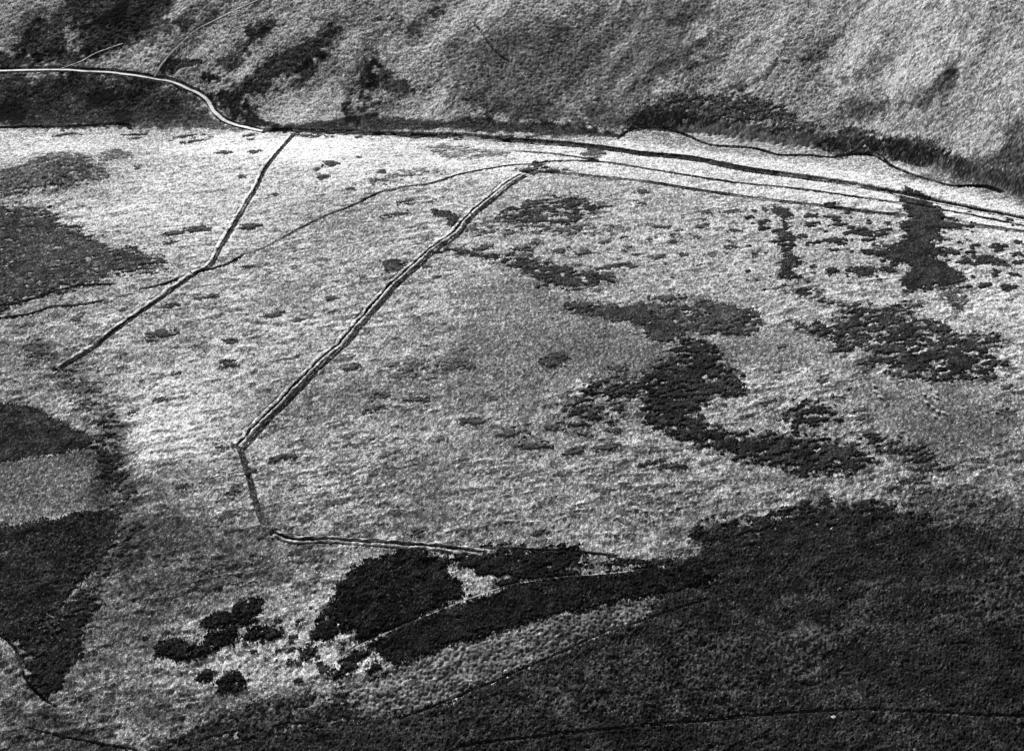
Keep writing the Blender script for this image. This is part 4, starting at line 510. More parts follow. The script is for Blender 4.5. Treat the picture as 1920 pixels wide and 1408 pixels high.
    (-103.8,436.4,1.53,1.23,'heather clump on the grass left of the lower end of the straight bank'),
    (-95.3,428.7,2.02,1.18,'little black heather bush among the lower left pale grass'),
    (-100.2,425.9,2.69,1.37,'little black heather bush among the lower left pale grass'),
    (-91.0,427.4,1.34,1.16,'little black heather bush among the lower left pale grass'),
    (-85.5,425.0,1.5,0.77,'little black heather bush among the lower left pale grass'),
    (-92.6,432.3,1.69,1.0,'little black heather bush among the lower left pale grass'),
    (-83.1,432.2,2.03,1.18,'little black heather bush among the lower left pale grass'),
    (-136.6,418.9,1.65,1.18,'little black heather bush among the lower left pale grass'),
    (-130.8,421.4,2.33,1.4,'little black heather bush among the lower left pale grass'),
    (-125.9,417.4,2.66,1.38,'little black heather bush among the lower left pale grass'),
    (-116.7,424.1,2.34,1.2,'little black heather bush among the lower left pale grass'),
    (-111.8,426.6,2.01,1.19,'little black heather bush among the lower left pale grass'),
    (-77.3,426.5,1.68,1.54,'little black heather bush among the lower left pale grass'),
    (-73.4,429.5,1.35,1.35,'little black heather bush among the lower left pale grass'),
    (-66.4,421.4,1.33,0.95,'little black heather bush among the lower left pale grass'),
    (-63.5,412.6,1.97,1.32,'little black heather bush among the lower left pale grass'),
    (-67.2,408.0,1.31,1.3,'little black heather bush among the lower left pale grass'),
    (-55.0,408.3,1.15,1.12,'little black heather bush among the lower left pale grass'),
    (-79.6,418.4,1.83,1.16,'little black heather bush among the lower left pale grass'),
    (-73.8,412.8,1.15,0.76,'little black heather bush among the lower left pale grass'),
    (-82.1,413.0,0.99,0.77,'little black heather bush among the lower left pale grass'),
    (-116.4,409.2,1.97,1.14,'little black heather bush among the lower left pale grass'),
    (-105.7,406.1,2.6,1.52,'little black heather bush among the lower left pale grass'),
    (-119.6,416.8,1.32,0.98,'little black heather bush among the lower left pale grass'),
    (-86.3,422.6,1.0,0.77,'little black heather bush among the lower left pale grass'),
    (-103.8,421.6,1.33,0.78,'little black heather bush among the lower left pale grass'),
    (-94.7,415.5,0.99,0.76,'little black heather bush among the lower left pale grass'),
    (-73.2,438.1,1.53,1.53,'heather clump close beside the lower half of the long straight bank'),
    (-75.9,433.2,1.36,1.18,'little black heather bush among the lower left pale grass'),
    (151.7,648.4,0.94,0.94,'dark heather clump on the bright grass around the tall heather tongue'),
    (193.3,666.2,1.39,1.36,'dark heather clump on the bright grass around the tall heather tongue'),
    (172.9,705.4,0.95,0.95,'dark heather clump on the bright grass around the tall heather tongue'),
    (195.1,707.7,1.85,1.82,'dark heather clump on the bright grass around the tall heather tongue'),
    (188.3,694.3,1.47,1.47,'dark heather clump on the bright grass around the tall heather tongue'),
    (170.0,699.1,0.97,0.97,'dark heather clump on the bright grass around the tall heather tongue'),
    (271.5,700.8,0.75,0.75,'dark heather clump on the bright grass around the tall heather tongue'),
    (127.2,673.6,0.84,0.84,'dark heather clump on the bright grass around the tall heather tongue'),
    (208.1,636.2,0.9,0.9,'dark heather clump on the bright grass around the tall heather tongue'),
    (240.6,638.1,0.78,0.78,'dark heather clump on the bright grass around the tall heather tongue'),
    (268.2,679.7,1.94,1.82,'dark heather clump on the bright grass around the tall heather tongue'),
    (236.6,675.5,0.68,0.68,'dark heather clump on the bright grass around the tall heather tongue'),
    (144.3,700.9,3.03,2.05,'dark heather clump on the bright grass around the tall heather tongue'),
    (241.0,667.3,1.51,1.51,'dark heather clump on the bright grass around the tall heather tongue'),
    (248.2,637.6,1.52,1.33,'dark heather clump on the bright grass around the tall heather tongue'),
    (185.8,720.8,1.32,1.32,'dark heather clump on the bright grass around the tall heather tongue'),
    (136.1,706.4,1.05,1.05,'dark heather clump on the bright grass around the tall heather tongue'),
    (242.9,686.7,1.38,1.38,'dark heather clump on the bright grass around the tall heather tongue'),
    (271.7,709.1,1.96,1.96,'dark heather clump on the bright grass around the tall heather tongue'),
    (140.7,689.0,1.33,1.33,'dark heather clump on the bright grass around the tall heather tongue'),
    (187.7,722.8,1.74,1.74,'dark heather clump on the bright grass around the tall heather tongue'),
    (188.0,647.4,1.06,1.06,'dark heather clump on the bright grass around the tall heather tongue'),
    (252.9,719.8,1.13,1.13,'dark heather clump on the bright grass around the tall heather tongue'),
    (258.3,644.9,0.67,0.67,'dark heather clump on the bright grass around the tall heather tongue'),
    (175.2,688.8,3.34,2.25,'dark heather clump on the bright grass around the tall heather tongue'),
    (177.2,644.2,0.89,0.89,'dark heather clump on the bright grass around the tall heather tongue'),
    (198.1,662.4,2.27,1.62,'dark heather clump on the bright grass around the tall heather tongue'),
    (230.2,652.2,1.43,1.35,'dark heather clump on the bright grass around the tall heather tongue'),
    (186.5,715.3,0.79,0.79,'dark heather clump on the bright grass around the tall heather tongue'),
    (172.4,651.2,0.78,0.78,'dark heather clump on the bright grass around the tall heather tongue'),
    (248.0,694.9,0.76,0.76,'dark heather clump on the bright grass around the tall heather tongue'),
    (133.3,654.2,0.71,0.71,'dark heather clump on the bright grass around the tall heather tongue'),
    (235.4,647.3,1.23,1.23,'dark heather clump on the bright grass around the tall heather tongue'),
    (128.0,642.3,0.99,0.99,'dark heather clump on the bright grass around the tall heather tongue'),
    (239.9,659.3,2.24,1.72,'dark heather clump on the bright grass around the tall heather tongue'),
    (128.6,676.2,1.29,1.29,'dark heather clump on the bright grass around the tall heather tongue'),
    (192.6,682.6,1.44,1.44,'dark heather clump on the bright grass around the tall heather tongue'),
    (255.5,646.4,0.91,0.91,'dark heather clump on the bright grass around the tall heather tongue'),
    (157.5,684.1,1.03,1.03,'dark heather clump on the bright grass around the tall heather tongue'),
    (177.8,677.9,1.0,1.0,'dark heather clump on the bright grass around the tall heather tongue'),
    (266.1,664.7,1.13,1.13,'dark heather clump on the bright grass around the tall heather tongue'),
    (227.4,664.7,1.14,1.14,'dark heather clump on the bright grass around the tall heather tongue'),
    (171.5,653.8,1.25,1.25,'dark heather clump on the bright grass around the tall heather tongue'),
    (167.6,717.8,0.93,0.93,'dark heather clump on the bright grass around the tall heather tongue'),
    (155.5,719.5,0.83,0.83,'dark heather clump on the bright grass around the tall heather tongue'),
    (247.8,652.3,1.11,1.11,'dark heather clump on the bright grass around the tall heather tongue'),
    (205.2,705.8,1.73,1.73,'dark heather clump on the bright grass around the tall heather tongue'),
    (249.4,650.5,1.13,1.13,'dark heather clump on the bright grass around the tall heather tongue'),
    (249.6,701.7,0.82,0.82,'dark heather clump on the bright grass around the tall heather tongue'),
    (121.0,652.5,0.9,0.9,'dark heather clump on the bright grass around the tall heather tongue'),
    (204.0,653.1,1.27,1.26,'dark heather clump on the bright grass around the tall heather tongue'),
    (179.4,676.1,1.23,1.23,'dark heather clump on the bright grass around the tall heather tongue'),
    (163.7,652.9,0.73,0.73,'dark heather clump on the bright grass around the tall heather tongue'),
    (195.6,711.0,0.99,0.99,'dark heather clump on the bright grass around the tall heather tongue'),
    (183.9,702.3,2.06,1.82,'dark heather clump on the bright grass around the tall heather tongue'),
    (233.3,695.4,0.87,0.87,'dark heather clump on the bright grass around the tall heather tongue'),
    (266.2,693.6,0.82,0.82,'dark heather clump on the bright grass around the tall heather tongue'),
    (198.5,636.5,1.23,1.23,'dark heather clump on the bright grass around the tall heather tongue'),
    (171.3,689.6,1.25,1.25,'dark heather clump on the bright grass around the tall heather tongue'),
    (157.0,692.5,0.82,0.82,'dark heather clump on the bright grass around the tall heather tongue'),
    (243.2,678.4,0.87,0.87,'dark heather clump on the bright grass around the tall heather tongue'),
    (172.4,716.8,0.99,0.99,'dark heather clump on the bright grass around the tall heather tongue'),
    (257.8,677.7,3.21,2.23,'dark heather clump on the bright grass around the tall heather tongue'),
    (126.3,685.5,1.08,1.08,'dark heather clump on the bright grass around the tall heather tongue'),
    (181.8,689.1,0.68,0.68,'dark heather clump on the bright grass around the tall heather tongue'),
    (126.2,651.1,0.87,0.87,'dark heather clump on the bright grass around the tall heather tongue'),
    (134.5,677.5,0.79,0.79,'dark heather clump on the bright grass around the tall heather tongue'),
    (157.7,639.5,0.98,0.98,'dark heather clump on the bright grass around the tall heather tongue'),
    (248.6,633.4,1.1,1.1,'dark heather clump on the bright grass around the tall heather tongue'),
    (254.2,676.9,1.46,1.46,'dark heather clump on the bright grass around the tall heather tongue'),
    (242.8,676.6,0.93,0.93,'dark heather clump on the bright grass around the tall heather tongue'),
    (172.2,645.0,0.88,0.88,'dark heather clump on the bright grass around the tall heather tongue'),
    (248.6,701.2,1.49,1.49,'dark heather clump on the bright grass around the tall heather tongue'),
    (267.8,681.1,1.56,1.56,'dark heather clump on the bright grass around the tall heather tongue'),
    (184.6,701.6,1.2,1.2,'dark heather clump on the bright grass around the tall heather tongue'),
    (41.2,664.8,0.92,0.92,'dark heather clump between the head of the straight bank and the vertical heather row'),
    (51.1,691.5,2.01,1.55,'dark heather clump between the head of the straight bank and the vertical heather row'),
    (92.2,703.8,0.95,0.95,'dark heather clump between the head of the straight bank and the vertical heather row'),
    (77.6,695.6,0.75,0.75,'dark heather clump between the head of the straight bank and the vertical heather row'),
    (54.6,707.7,1.32,1.32,'dark heather clump between the head of the straight bank and the vertical heather row'),
    (122.6,660.2,1.26,1.25,'dark heather clump on the bright grass around the tall heather tongue'),
    (82.8,655.8,0.91,0.91,'dark heather clump between the head of the straight bank and the vertical heather row'),
    (86.3,690.6,1.63,1.45,'dark heather clump between the head of the straight bank and the vertical heather row'),
    (119.6,702.8,1.21,1.21,'dark heather clump between the head of the straight bank and the vertical heather row'),
    (86.5,695.7,1.69,1.51,'dark heather clump between the head of the straight bank and the vertical heather row'),
    (113.2,678.8,1.02,1.02,'dark heather clump between the head of the straight bank and the vertical heather row'),
    (57.8,662.3,1.2,1.2,'dark heather clump between the head of the straight bank and the vertical heather row'),
    (130.6,727.2,0.77,0.77,'dark heather clump between the head of the straight bank and the vertical heather row'),
    (131.9,709.6,1.02,1.02,'dark heather clump on the bright grass around the tall heather tongue'),
    (74.0,694.0,1.61,1.46,'dark heather clump between the head of the straight bank and the vertical heather row'),
    (62.9,666.8,2.47,1.68,'dark heather clump between the head of the straight bank and the vertical heather row'),
    (100.0,695.1,1.84,1.57,'dark heather clump between the head of the straight bank and the vertical heather row'),
    (127.1,717.4,0.79,0.79,'dark heather clump between the head of the straight bank and the vertical heather row'),
    (135.0,725.0,1.28,1.28,'dark heather clump on the bright grass around the tall heather tongue'),
    (30.2,685.3,0.91,0.91,'dark heather clump between the head of the straight bank and the vertical heather row'),
    (89.8,703.3,1.04,1.04,'dark heather clump between the head of the straight bank and the vertical heather row'),
    (119.7,694.1,0.92,0.92,'dark heather clump between the head of the straight bank and the vertical heather row'),
    (106.8,709.4,1.22,1.22,'dark heather clump between the head of the straight bank and the vertical heather row'),
    (111.1,718.7,0.97,0.97,'dark heather clump between the head of the straight bank and the vertical heather row'),
    (15.6,697.9,0.75,0.75,'dark heather clump between the head of the straight bank and the vertical heather row'),
    (32.6,665.9,1.26,1.26,'dark heather clump between the head of the straight bank and the vertical heather row'),
    (86.1,691.7,0.8,0.8,'dark heather clump between the head of the straight bank and the vertical heather row'),
    (111.1,721.4,0.83,0.83,'dark heather clump between the head of the straight bank and the vertical heather row'),
    (60.2,681.9,1.25,1.25,'dark heather clump between the head of the straight bank and the vertical heather row'),
    (96.3,698.7,0.83,0.83,'dark heather clump between the head of the straight bank and the vertical heather row'),
    (117.9,689.2,1.57,1.4,'dark heather clump between the head of the straight bank and the vertical heather row'),
    (77.0,675.3,3.32,1.93,'dark heather clump between the head of the straight bank and the vertical heather row'),
    (40.8,661.0,0.98,0.98,'dark heather clump between the head of the straight bank and the vertical heather row'),
    (62.5,685.8,2.32,1.62,'dark heather clump between the head of the straight bank and the vertical heather row'),
    (80.4,669.4,0.95,0.95,'dark heather clump between the head of the straight bank and the vertical heather row'),
    (65.1,677.8,1.53,1.36,'dark heather clump between the head of the straight bank and the vertical heather row'),
    (8.7,676.6,2.51,1.72,'dark heather clump between the head of the straight bank and the vertical heather row'),
    (105.4,715.1,1.73,1.66,'dark heather clump between the head of the straight bank and the vertical heather row'),
    (35.2,666.6,0.98,0.98,'dark heather clump between the head of the straight bank and the vertical heather row'),
    (12.6,671.3,0.79,0.79,'dark heather clump between the head of the straight bank and the vertical heather row'),
]

SHEEP = [
    (167.2,560.0,'a'),
    (166.4,555.8,'a'),
    (167.8,551.8,'a'),
    (194.1,553.0,'b'),
    (192.2,551.1,'b'),
    (193.3,549.5,'b'),
    (187.9,546.0,'b'),
    (190.2,542.6,'b'),
    (191.5,540.0,'b'),
    (193.6,538.8,'b'),
    (189.3,536.5,'b'),
    (188.3,552.0,'b'),
    (51.5,487.6,'c'),
    (56.1,486.1,'c'),
    (62.9,486.2,'c'),
    (44.4,481.9,'d'),
    (42.5,472.7,'e'),
    (119.0,387.4,'f'),
    (150.5,554.0,'g'),
    (208.5,901.6,'h'),
    (175.3,883.4,'i'),
]

ROCKS = [
    (197.4,519.6,1.14,'long pale boulder in the grass right of and below the sheep flock'),
    (-125.1,594.2,1.03,'pale boulder alone on the grass left of the straight bank'),
    (45.3,609.7,1.31,'pale boulder beside the smooth grey turf under the long heather band'),
    (24.8,579.2,1.26,'pale stone at the right end of the dark oval heather spot'),
    (4.1,655.4,1.65,'pale flat stone at the top edge of the smooth grey turf'),
    (213.8,806.5,1.89,'pale rock outcrop at the mouth of the right-hand gully'),
    (192.4,615.4,1.05,'pale stone inside the heather below the tall tongue'),
    (-2.6,407.4,1.02,'pale stone at the lower edge of the light tussock strip'),
]

TUSSOCKS = [
    (121.0,443.9),
    (125.0,443.9),
    (127.5,443.9),
    (129.4,443.9),
    (130.6,443.8),
    (133.2,444.0),
    (135.8,444.6),
    (138.3,444.6),
    (140.7,444.6),
    (145.3,444.7),
    (88.4,439.9),
    (70.3,435.8),
]

random.seed(3); rng = np.random.RandomState(3)
# ---- materials: tone comes from the plant cover stored on the mesh ----------
def material(name, scale, contrast, bump, rough=.95):
    m = bpy.data.materials.new(name); m.use_nodes = True; t = m.node_tree; n = t.nodes; L = t.links.new
    p = n['Principled BSDF']; p.inputs['Roughness'].default_value = rough; p.inputs['Specular IOR Level'].default_value = 0
    a = n.new('ShaderNodeAttribute'); a.attribute_name = 'tone'
    tc = n.new('ShaderNodeNewGeometry')
    nz = n.new('ShaderNodeTexNoise'); nz.inputs['Scale'].default_value = scale; nz.inputs['Detail'].default_value = 3; nz.inputs['Roughness'].default_value = .75
    L(tc.outputs['Position'], nz.inputs['Vector'])
    mr = n.new('ShaderNodeMapRange'); mr.inputs[1].default_value = .3; mr.inputs[2].default_value = .7
    mr.inputs[3].default_value = 1-contrast; mr.inputs[4].default_value = 1+contrast
    L(nz.outputs[0], mr.inputs[0])
    mu = n.new('ShaderNodeMath'); mu.operation = 'MULTIPLY'; mu.use_clamp = True
    L(a.outputs['Fac'], mu.inputs[0]); L(mr.outputs[0], mu.inputs[1]); L(mu.outputs[0], p.inputs['Base Color'])
    if bump:
        b = n.new('ShaderNodeBump'); b.inputs['Strength'].default_value = bump; b.inputs['Distance'].default_value = .3
        L(nz.outputs[0], b.inputs['Height']); L(b.outputs[0], p.inputs['Normal'])
    return m
M_TURF = material('rough_grass', 2.1, .75, .6)
M_HEATH = material('heather', 2.0, .85, .8)
M_BANK = material('bank_grass', 2.1, .6, .5)
M_ROAD = material('stony_track', 1.2, .2, .2)
M_WOOL = material('wool', 8, .08, .1)
t_ = M_WOOL.node_tree; tr_ = t_.nodes.new('ShaderNodeBsdfTranslucent'); ad_ = t_.nodes.new('ShaderNodeMixShader')   # light soaks through a loose fleece
tr_.inputs[0].default_value = (.9, .9, .9, 1); ad_.inputs[0].default_value = .65
t_.links.new(t_.nodes['Principled BSDF'].outputs[0], ad_.inputs[1]); t_.links.new(tr_.outputs[0], ad_.inputs[2])
t_.links.new(ad_.outputs[0], t_.nodes['Material Output'].inputs[0])
M_ROCK = material('pale_rock', 2.5, .2, .4)

def mesh_obj(name, co, quads, tone, mat, origin=None, parent=None, smooth=True):
    me = bpy.data.meshes.new(name)
    co = np.asarray(co, np.float32).reshape(-1, 3); q = np.asarray(quads, np.int32).reshape(-1, 4)
    if origin is not None: co = co-np.asarray(origin, np.float32)
    me.vertices.add(len(co)); me.vertices.foreach_set('co', co.ravel())
    me.loops.add(q.size); me.loops.foreach_set('vertex_index', q.ravel())
    me.polygons.add(len(q)); me.polygons.foreach_set('loop_start', np.arange(0, q.size, 4, dtype=np.int32))
    me.polygons.foreach_set('use_smooth', np.full(len(q), smooth))
    me.update(calc_edges=True)
    at = me.attributes.new('tone', 'FLOAT', 'POINT'); at.data.foreach_set('value', np.asarray(tone, np.float32).ravel())
    me.materials.append(mat)
    o = bpy.data.objects.new(name, me); sc.collection.objects.link(o)
    if origin is not None and parent is None: o.location = [float(v) for v in origin]
    if parent is not None: o.parent = parent
    return o
def tag(o, label=None, cat=None, group=None, kind=None):
    for k, v in (('label', label), ('category', cat), ('group', group), ('kind', kind)):
        if v: o[k] = v
    return o
def sstep(a, b, x):
    t = np.clip((x-a)/(b-a), 0, 1); return t*t*(3-2*t)
def poly_sd(x, y, pts):
    """signed distance to a polygon, negative inside"""
    P = np.asarray(pts, np.float32); d = np.full(x.shape, 1e9, np.float32); c = np.zeros(x.shape, bool)
    for i in range(len(P)):
        a, b = P[i-1], P[i]; e = b-a; L = max(float(e@e), 1e-6)
        t = np.clip(((x-a[0])*e[0]+(y-a[1])*e[1])/L, 0, 1)
        d = np.minimum(d, (x-a[0]-t*e[0])**2+(y-a[1]-t*e[1])**2)
        m = (a[1] > y) != (b[1] > y)
        if e[1] != 0: c ^= m & (x < e[0]*(y-a[1])/e[1]+a[0])
    d = np.sqrt(d); return np.where(c, -d, d)
def line_d(x, y, P):
    d = np.full(x.shape, 1e9, np.float32)
    for i in range(1, len(P)):
        a, b = P[i-1], P[i]; e = b-a; L = max(float(e@e), 1e-6)
        t = np.clip(((x-a[0])*e[0]+(y-a[1])*e[1])/L, 0, 1)
        d = np.minimum(d, (x-a[0]-t*e[0])**2+(y-a[1]-t*e[1])**2)
    return np.sqrt(d)
def smooth_path(pts, step):
    P = np.asarray(pts, float); P = np.vstack([2*P[0]-P[1], P, 2*P[-1]-P[-2]]); out = []
    for i in range(1, len(P)-2):
        n = max(2, int(np.hypot(*(P[i+1]-P[i]))/step)); t = np.linspace(0, 1, n, endpoint=False)[:, None]
        a, b, c, d = P[i-1], P[i], P[i+1], P[i+2]
        # centripetal-ish: damped tangents keep the line from looping
        m1 = (c-a)*.5; m2 = (d-b)*.5; L = np.hypot(*(c-b))
        m1 = m1*min(1, L/max(np.hypot(*m1), 1e-6)); m2 = m2*min(1, L/max(np.hypot(*m2), 1e-6))
        h = t*t*(3-2*t)
        out.append((2*t**3-3*t*t+1)*b+(t**3-2*t*t+t)*m1+(3*t*t-2*t**3)*c+(t**3-t*t)*m2)
    out.append(P[-2:-1]); return np.vstack(out)

# ---- the ground sheet ----------------------------------------------------------
NC = 1500
def hw(Y): return .364*(.866*np.maximum(Y, 300)+165)*1.2
ys = [345.]
while ys[-1] < 1075: ys.append(ys[-1]+.36+.34*min(1, max(0, (ys[-1]-345)/420)))
YM = np.array(ys); NR = len(YM)
YR = np.concatenate([[-9000,-4000,-1500,-500,0,150,230,280,310,330], YM, [1085,1100,1130,1180,1260,1400,1700,2400,4000,9000]])
R0 = 10
ext = np.array([1.02,1.05,1.1,1.17,1.27,1.45,1.8,2.6,4.5,9,20])
TC = np.concatenate([-ext[::-1], np.linspace(-1, 1, NC), ext]); C0 = len(ext)
X = (TC[None, :]*hw(YR)[:, None]).astype(np.float64); Y = np.repeat(YR[:, None], len(TC), 1)
main = np.zeros(X.shape, bool); main[R0:R0+NR, C0:C0+NC] = True
Z = zbase(X, Y).astype(np.float32)
Xf = X.astype(np.float32); Yf = Y.astype(np.float32)
hill = sstep(0, 20, Y-toe(X)).astype(np.float32)
def window(pts, pad):
    P = np.asarray(pts); y0, y1 = P[:, 1].min()-pad, P[:, 1].max()+pad
    r0 = max(R0, np.searchsorted(YR, y0)); r1 = min(R0+NR, np.searchsorted(YR, y1)+1)
    if r1 <= r0+1: return None
    wmin = hw(YR[r0]); wmax = hw(YR[r1-1])
    x0 = P[:, 0].min()-pad; x1 = P[:, 0].max()+pad
    t0 = min(x0/wmin, x0/wmax); t1 = max(x1/wmin, x1/wmax)
    c0 = max(C0, C0+int((t0+1)/2*(NC-1))-1); c1 = min(C0+NC, C0+int((t1+1)/2*(NC-1))+2)
    return (slice(r0, r1), slice(c0, c1)) if c1 > c0+1 else None
# plant cover tone
tone = np.where(hill > .5, .36, .33).astype(np.float32)
logt = np.log(tone)
for f, soft, amp, pts, wave in TURF:
    wd = window(pts, soft*2+amp*2)
    if wd is None: continue
    x, y = Xf[wd], Yf[wd]
    if pts[0][1] > 850 and f < 1: f = f*.72
    fk = 2.0 if pts[0][1] > 850 else 1.5
    if pts[0][1] > 850: soft = soft*.45
    sd = poly_sd(x, y, pts)+amp*(fbm(x/wave, y/wave, 4, 7)*1.2+fk*fbm(x/3.5, y/4.5, 3, 17))
    logt[wd] += math.log(f)*sstep(soft, -soft, sd)
# heather thins out into the grass round each patch
for q in HEATHER:
    wd = window(q['pts'], 9)
    if wd is None or q['amp'] <= 1: continue
    x, y = Xf[wd], Yf[wd]; sd = poly_sd(x, y, q['pts'])
    fr = sstep(-.05, .25, fbm((x*.97+y*.25)/4, (y*.97-x*.25)/1.5, 4, 91, .6)-.02-.055*np.maximum(sd, 0))
    logt[wd] -= 1.1*fr*sstep(9, 0, sd)
rough = np.interp(Y, [345, 480, 620], [.24,.18,.10]).astype(np.float32); cell = np.interp(Y, [345, 600], [1.25,1.7]).astype(np.float32)
rmask = np.zeros(X.shape, np.float32)
for amp, cs, pts in ROUGH:
    wd = window(pts, 14)
    if wd is None: continue
    sd = poly_sd(Xf[wd], Yf[wd], pts); soft = 1.0 if cs == 1.5 else 9
    k = sstep(soft, -soft, sd+soft*.6*fbm(Xf[wd]/9, Yf[wd]/9, 3, 2))
    rough[wd] = rough[wd]*(1-k)+amp*k; rmask[wd] = np.maximum(rmask[wd], k)
    cell[wd] = np.where(k > .02, cs, cell[wd])
smo = np.ones(X.shape, np.float32)                          # smooth lawns without tussocks
for k_, pts in LAWN:
    wd = window(pts, 8)
    if wd is None: continue
    k = sstep(1.5, -1.5, poly_sd(Xf[wd], Yf[wd], pts)+3*fbm(Xf[wd]/9, Yf[wd]/6, 3, 6))
    smo[wd] *= 1-k*k_
# slanting terracettes and mottled tussock grass
ca, sa = math.cos(math.radians(14)), math.sin(math.radians(14))
ua = Xf*ca+Yf*sa; va = -Xf*sa+Yf*ca
n1 = fbm(ua/9, va/4.4, 4, 21); n2 = fbm(ua/3.6, va/2.0, 3, 31); n3 = fbm(Xf/40, Yf/28, 3, 41)
hs = fbm((Xf*.86-Yf*.5)/9, (Xf*.5+Yf*.86)/60, 4, 51)      # gullied streaks running up the far hill
near = 1-hill
rim = np.interp(Y-toe(X), [-220,-120,-40,0], [1,.85,.5,.45]).astype(np.float32)
logt += near*rim*smo*(.75*n1+.6*n2)+near*rim*.75*n3+hill*(.55*hs+.6*n2+.6*n3)
n4 = fbm(ua/6.5, va/1.7, 4, 81, .6)
n5 = fbm((Xf*.86-Yf*.5)/4.5, (Xf*.5+Yf*.86)/10, 4, 85, .6)
hf = sstep(.08, .34, n5+.5*n3+.35*hs)*hill
h6 = fbm((Xf*.86-Yf*.5)/7, (Xf*.5+Yf*.86)/55, 4, 86)
logt += hill*(.28*h6*(1+1.5*n3)-.45*hf)
fleck = sstep(.13, .30, .5*n1+.75*n4+.3*n3)*near*np.clip(rim, 0, .85)*smo
logt -= fleck*1.25
g1 = vnoise(Xf/.95, Yf/1.5, 61); g2 = vnoise(Xf/.5, Yf/.8, 71)
dc, vc = cells(Xf/cell, Yf/cell, 5)
dome = np.clip(1-(dc*1.35)**2, 0, 1)
micro = rough*(dome*1.2-.25)+.14*n2*(1-rmask)+near*rim*smo*.30*n1+.24*fleck+hill*(.22*hs+.22*n2)+.12*hf+hill*.10*h6+(.16*g1+.06*g2)*(.35+.65*np.maximum(rim, hill))
micro += .05*rng.randn(*X.shape).astype(np.float32)
logt += rmask*(.5*(dome-.45)+.35*(vc-.5))
logt += .55*g1+.35*g2
logt += .62*rng.randn(*X.shape).astype(np.float32)*np.where(rmask > .5, .5, 1)
Zs = Z+np.where(main, micro, 0)
tone = np.clip(np.exp(logt), .015, .9)
# line features are cut into the ground first
RECIPES = {   # part, offsets across (m), heights, tones; offset > 0 is right of the direction of travel
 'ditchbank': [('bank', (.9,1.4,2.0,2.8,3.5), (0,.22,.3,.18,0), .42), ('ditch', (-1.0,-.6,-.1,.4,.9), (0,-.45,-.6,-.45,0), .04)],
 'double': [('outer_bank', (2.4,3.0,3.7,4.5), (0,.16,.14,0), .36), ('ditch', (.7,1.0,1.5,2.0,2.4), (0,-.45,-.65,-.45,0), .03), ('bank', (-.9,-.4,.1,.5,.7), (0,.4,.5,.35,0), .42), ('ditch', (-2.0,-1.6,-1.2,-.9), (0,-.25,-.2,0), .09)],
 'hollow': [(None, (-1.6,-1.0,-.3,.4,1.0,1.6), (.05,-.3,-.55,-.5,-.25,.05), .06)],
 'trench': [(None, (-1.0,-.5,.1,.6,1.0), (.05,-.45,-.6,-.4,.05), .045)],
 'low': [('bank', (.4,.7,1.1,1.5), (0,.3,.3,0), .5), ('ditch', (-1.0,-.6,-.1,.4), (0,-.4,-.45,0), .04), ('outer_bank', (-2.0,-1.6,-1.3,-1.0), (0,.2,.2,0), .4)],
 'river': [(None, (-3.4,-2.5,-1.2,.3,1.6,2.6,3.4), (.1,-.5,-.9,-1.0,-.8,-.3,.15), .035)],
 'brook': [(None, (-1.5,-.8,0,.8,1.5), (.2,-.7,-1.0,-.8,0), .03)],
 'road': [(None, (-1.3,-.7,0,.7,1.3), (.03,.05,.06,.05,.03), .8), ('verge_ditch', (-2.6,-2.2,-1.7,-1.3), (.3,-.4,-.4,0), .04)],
 'path': [(None, (-.8,-.3,.3,.8), (0,.04,.04,0), .36)]}
for q in LINES:
    P = smooth_path(q['pts'], 1.5); q['path'] = P; wmax = np.max(q['w']); rec = RECIPES[q['recipe']]
    W = max(abs(o) for part in rec for o in part[1])*wmax; dep = max(0, -min(h for part in rec for h in part[2]))*wmax**.5
    wd = window(P, W+1)
    if wd is None: continue
    d = line_d(Xf[wd], Yf[wd], P[::3] if len(P) > 30 else P)
    q['cut'] = (wd, (dep+.35)*sstep(W, W-.7*wmax, d), W, d)
Zg = Zs.copy()
for q in LINES:
    if 'cut' in q:
        wd, cut, W, d = q['cut']; Zg[wd] -= cut
nr, nc = X.shape
idx = np.arange(nr*nc).reshape(nr, nc)
quads = np.stack([idx[:-1, :-1], idx[:-1, 1:], idx[1:, 1:], idx[1:, :-1]], -1).reshape(-1, 4)
tag(mesh_obj('moorland_ground', np.stack([X, Y, Zg], -1), quads, tone, M_TURF), kind='structure')
def sample(A, x, y):
    r = np.interp(y, YR, np.arange(nr)); t = (x/hw(y)+1)/2*(NC-1)+C0
    r = np.clip(r, 0, nr-1.001); t = np.clip(t, 0, nc-1.001)
    i = r.astype(int); j = t.astype(int); fr = r-i; ft = t-j
    return (A[i, j]*(1-fr)+A[i+1, j]*fr)*(1-ft)+(A[i, j+1]*(1-fr)+A[i+1, j+1]*fr)*ft

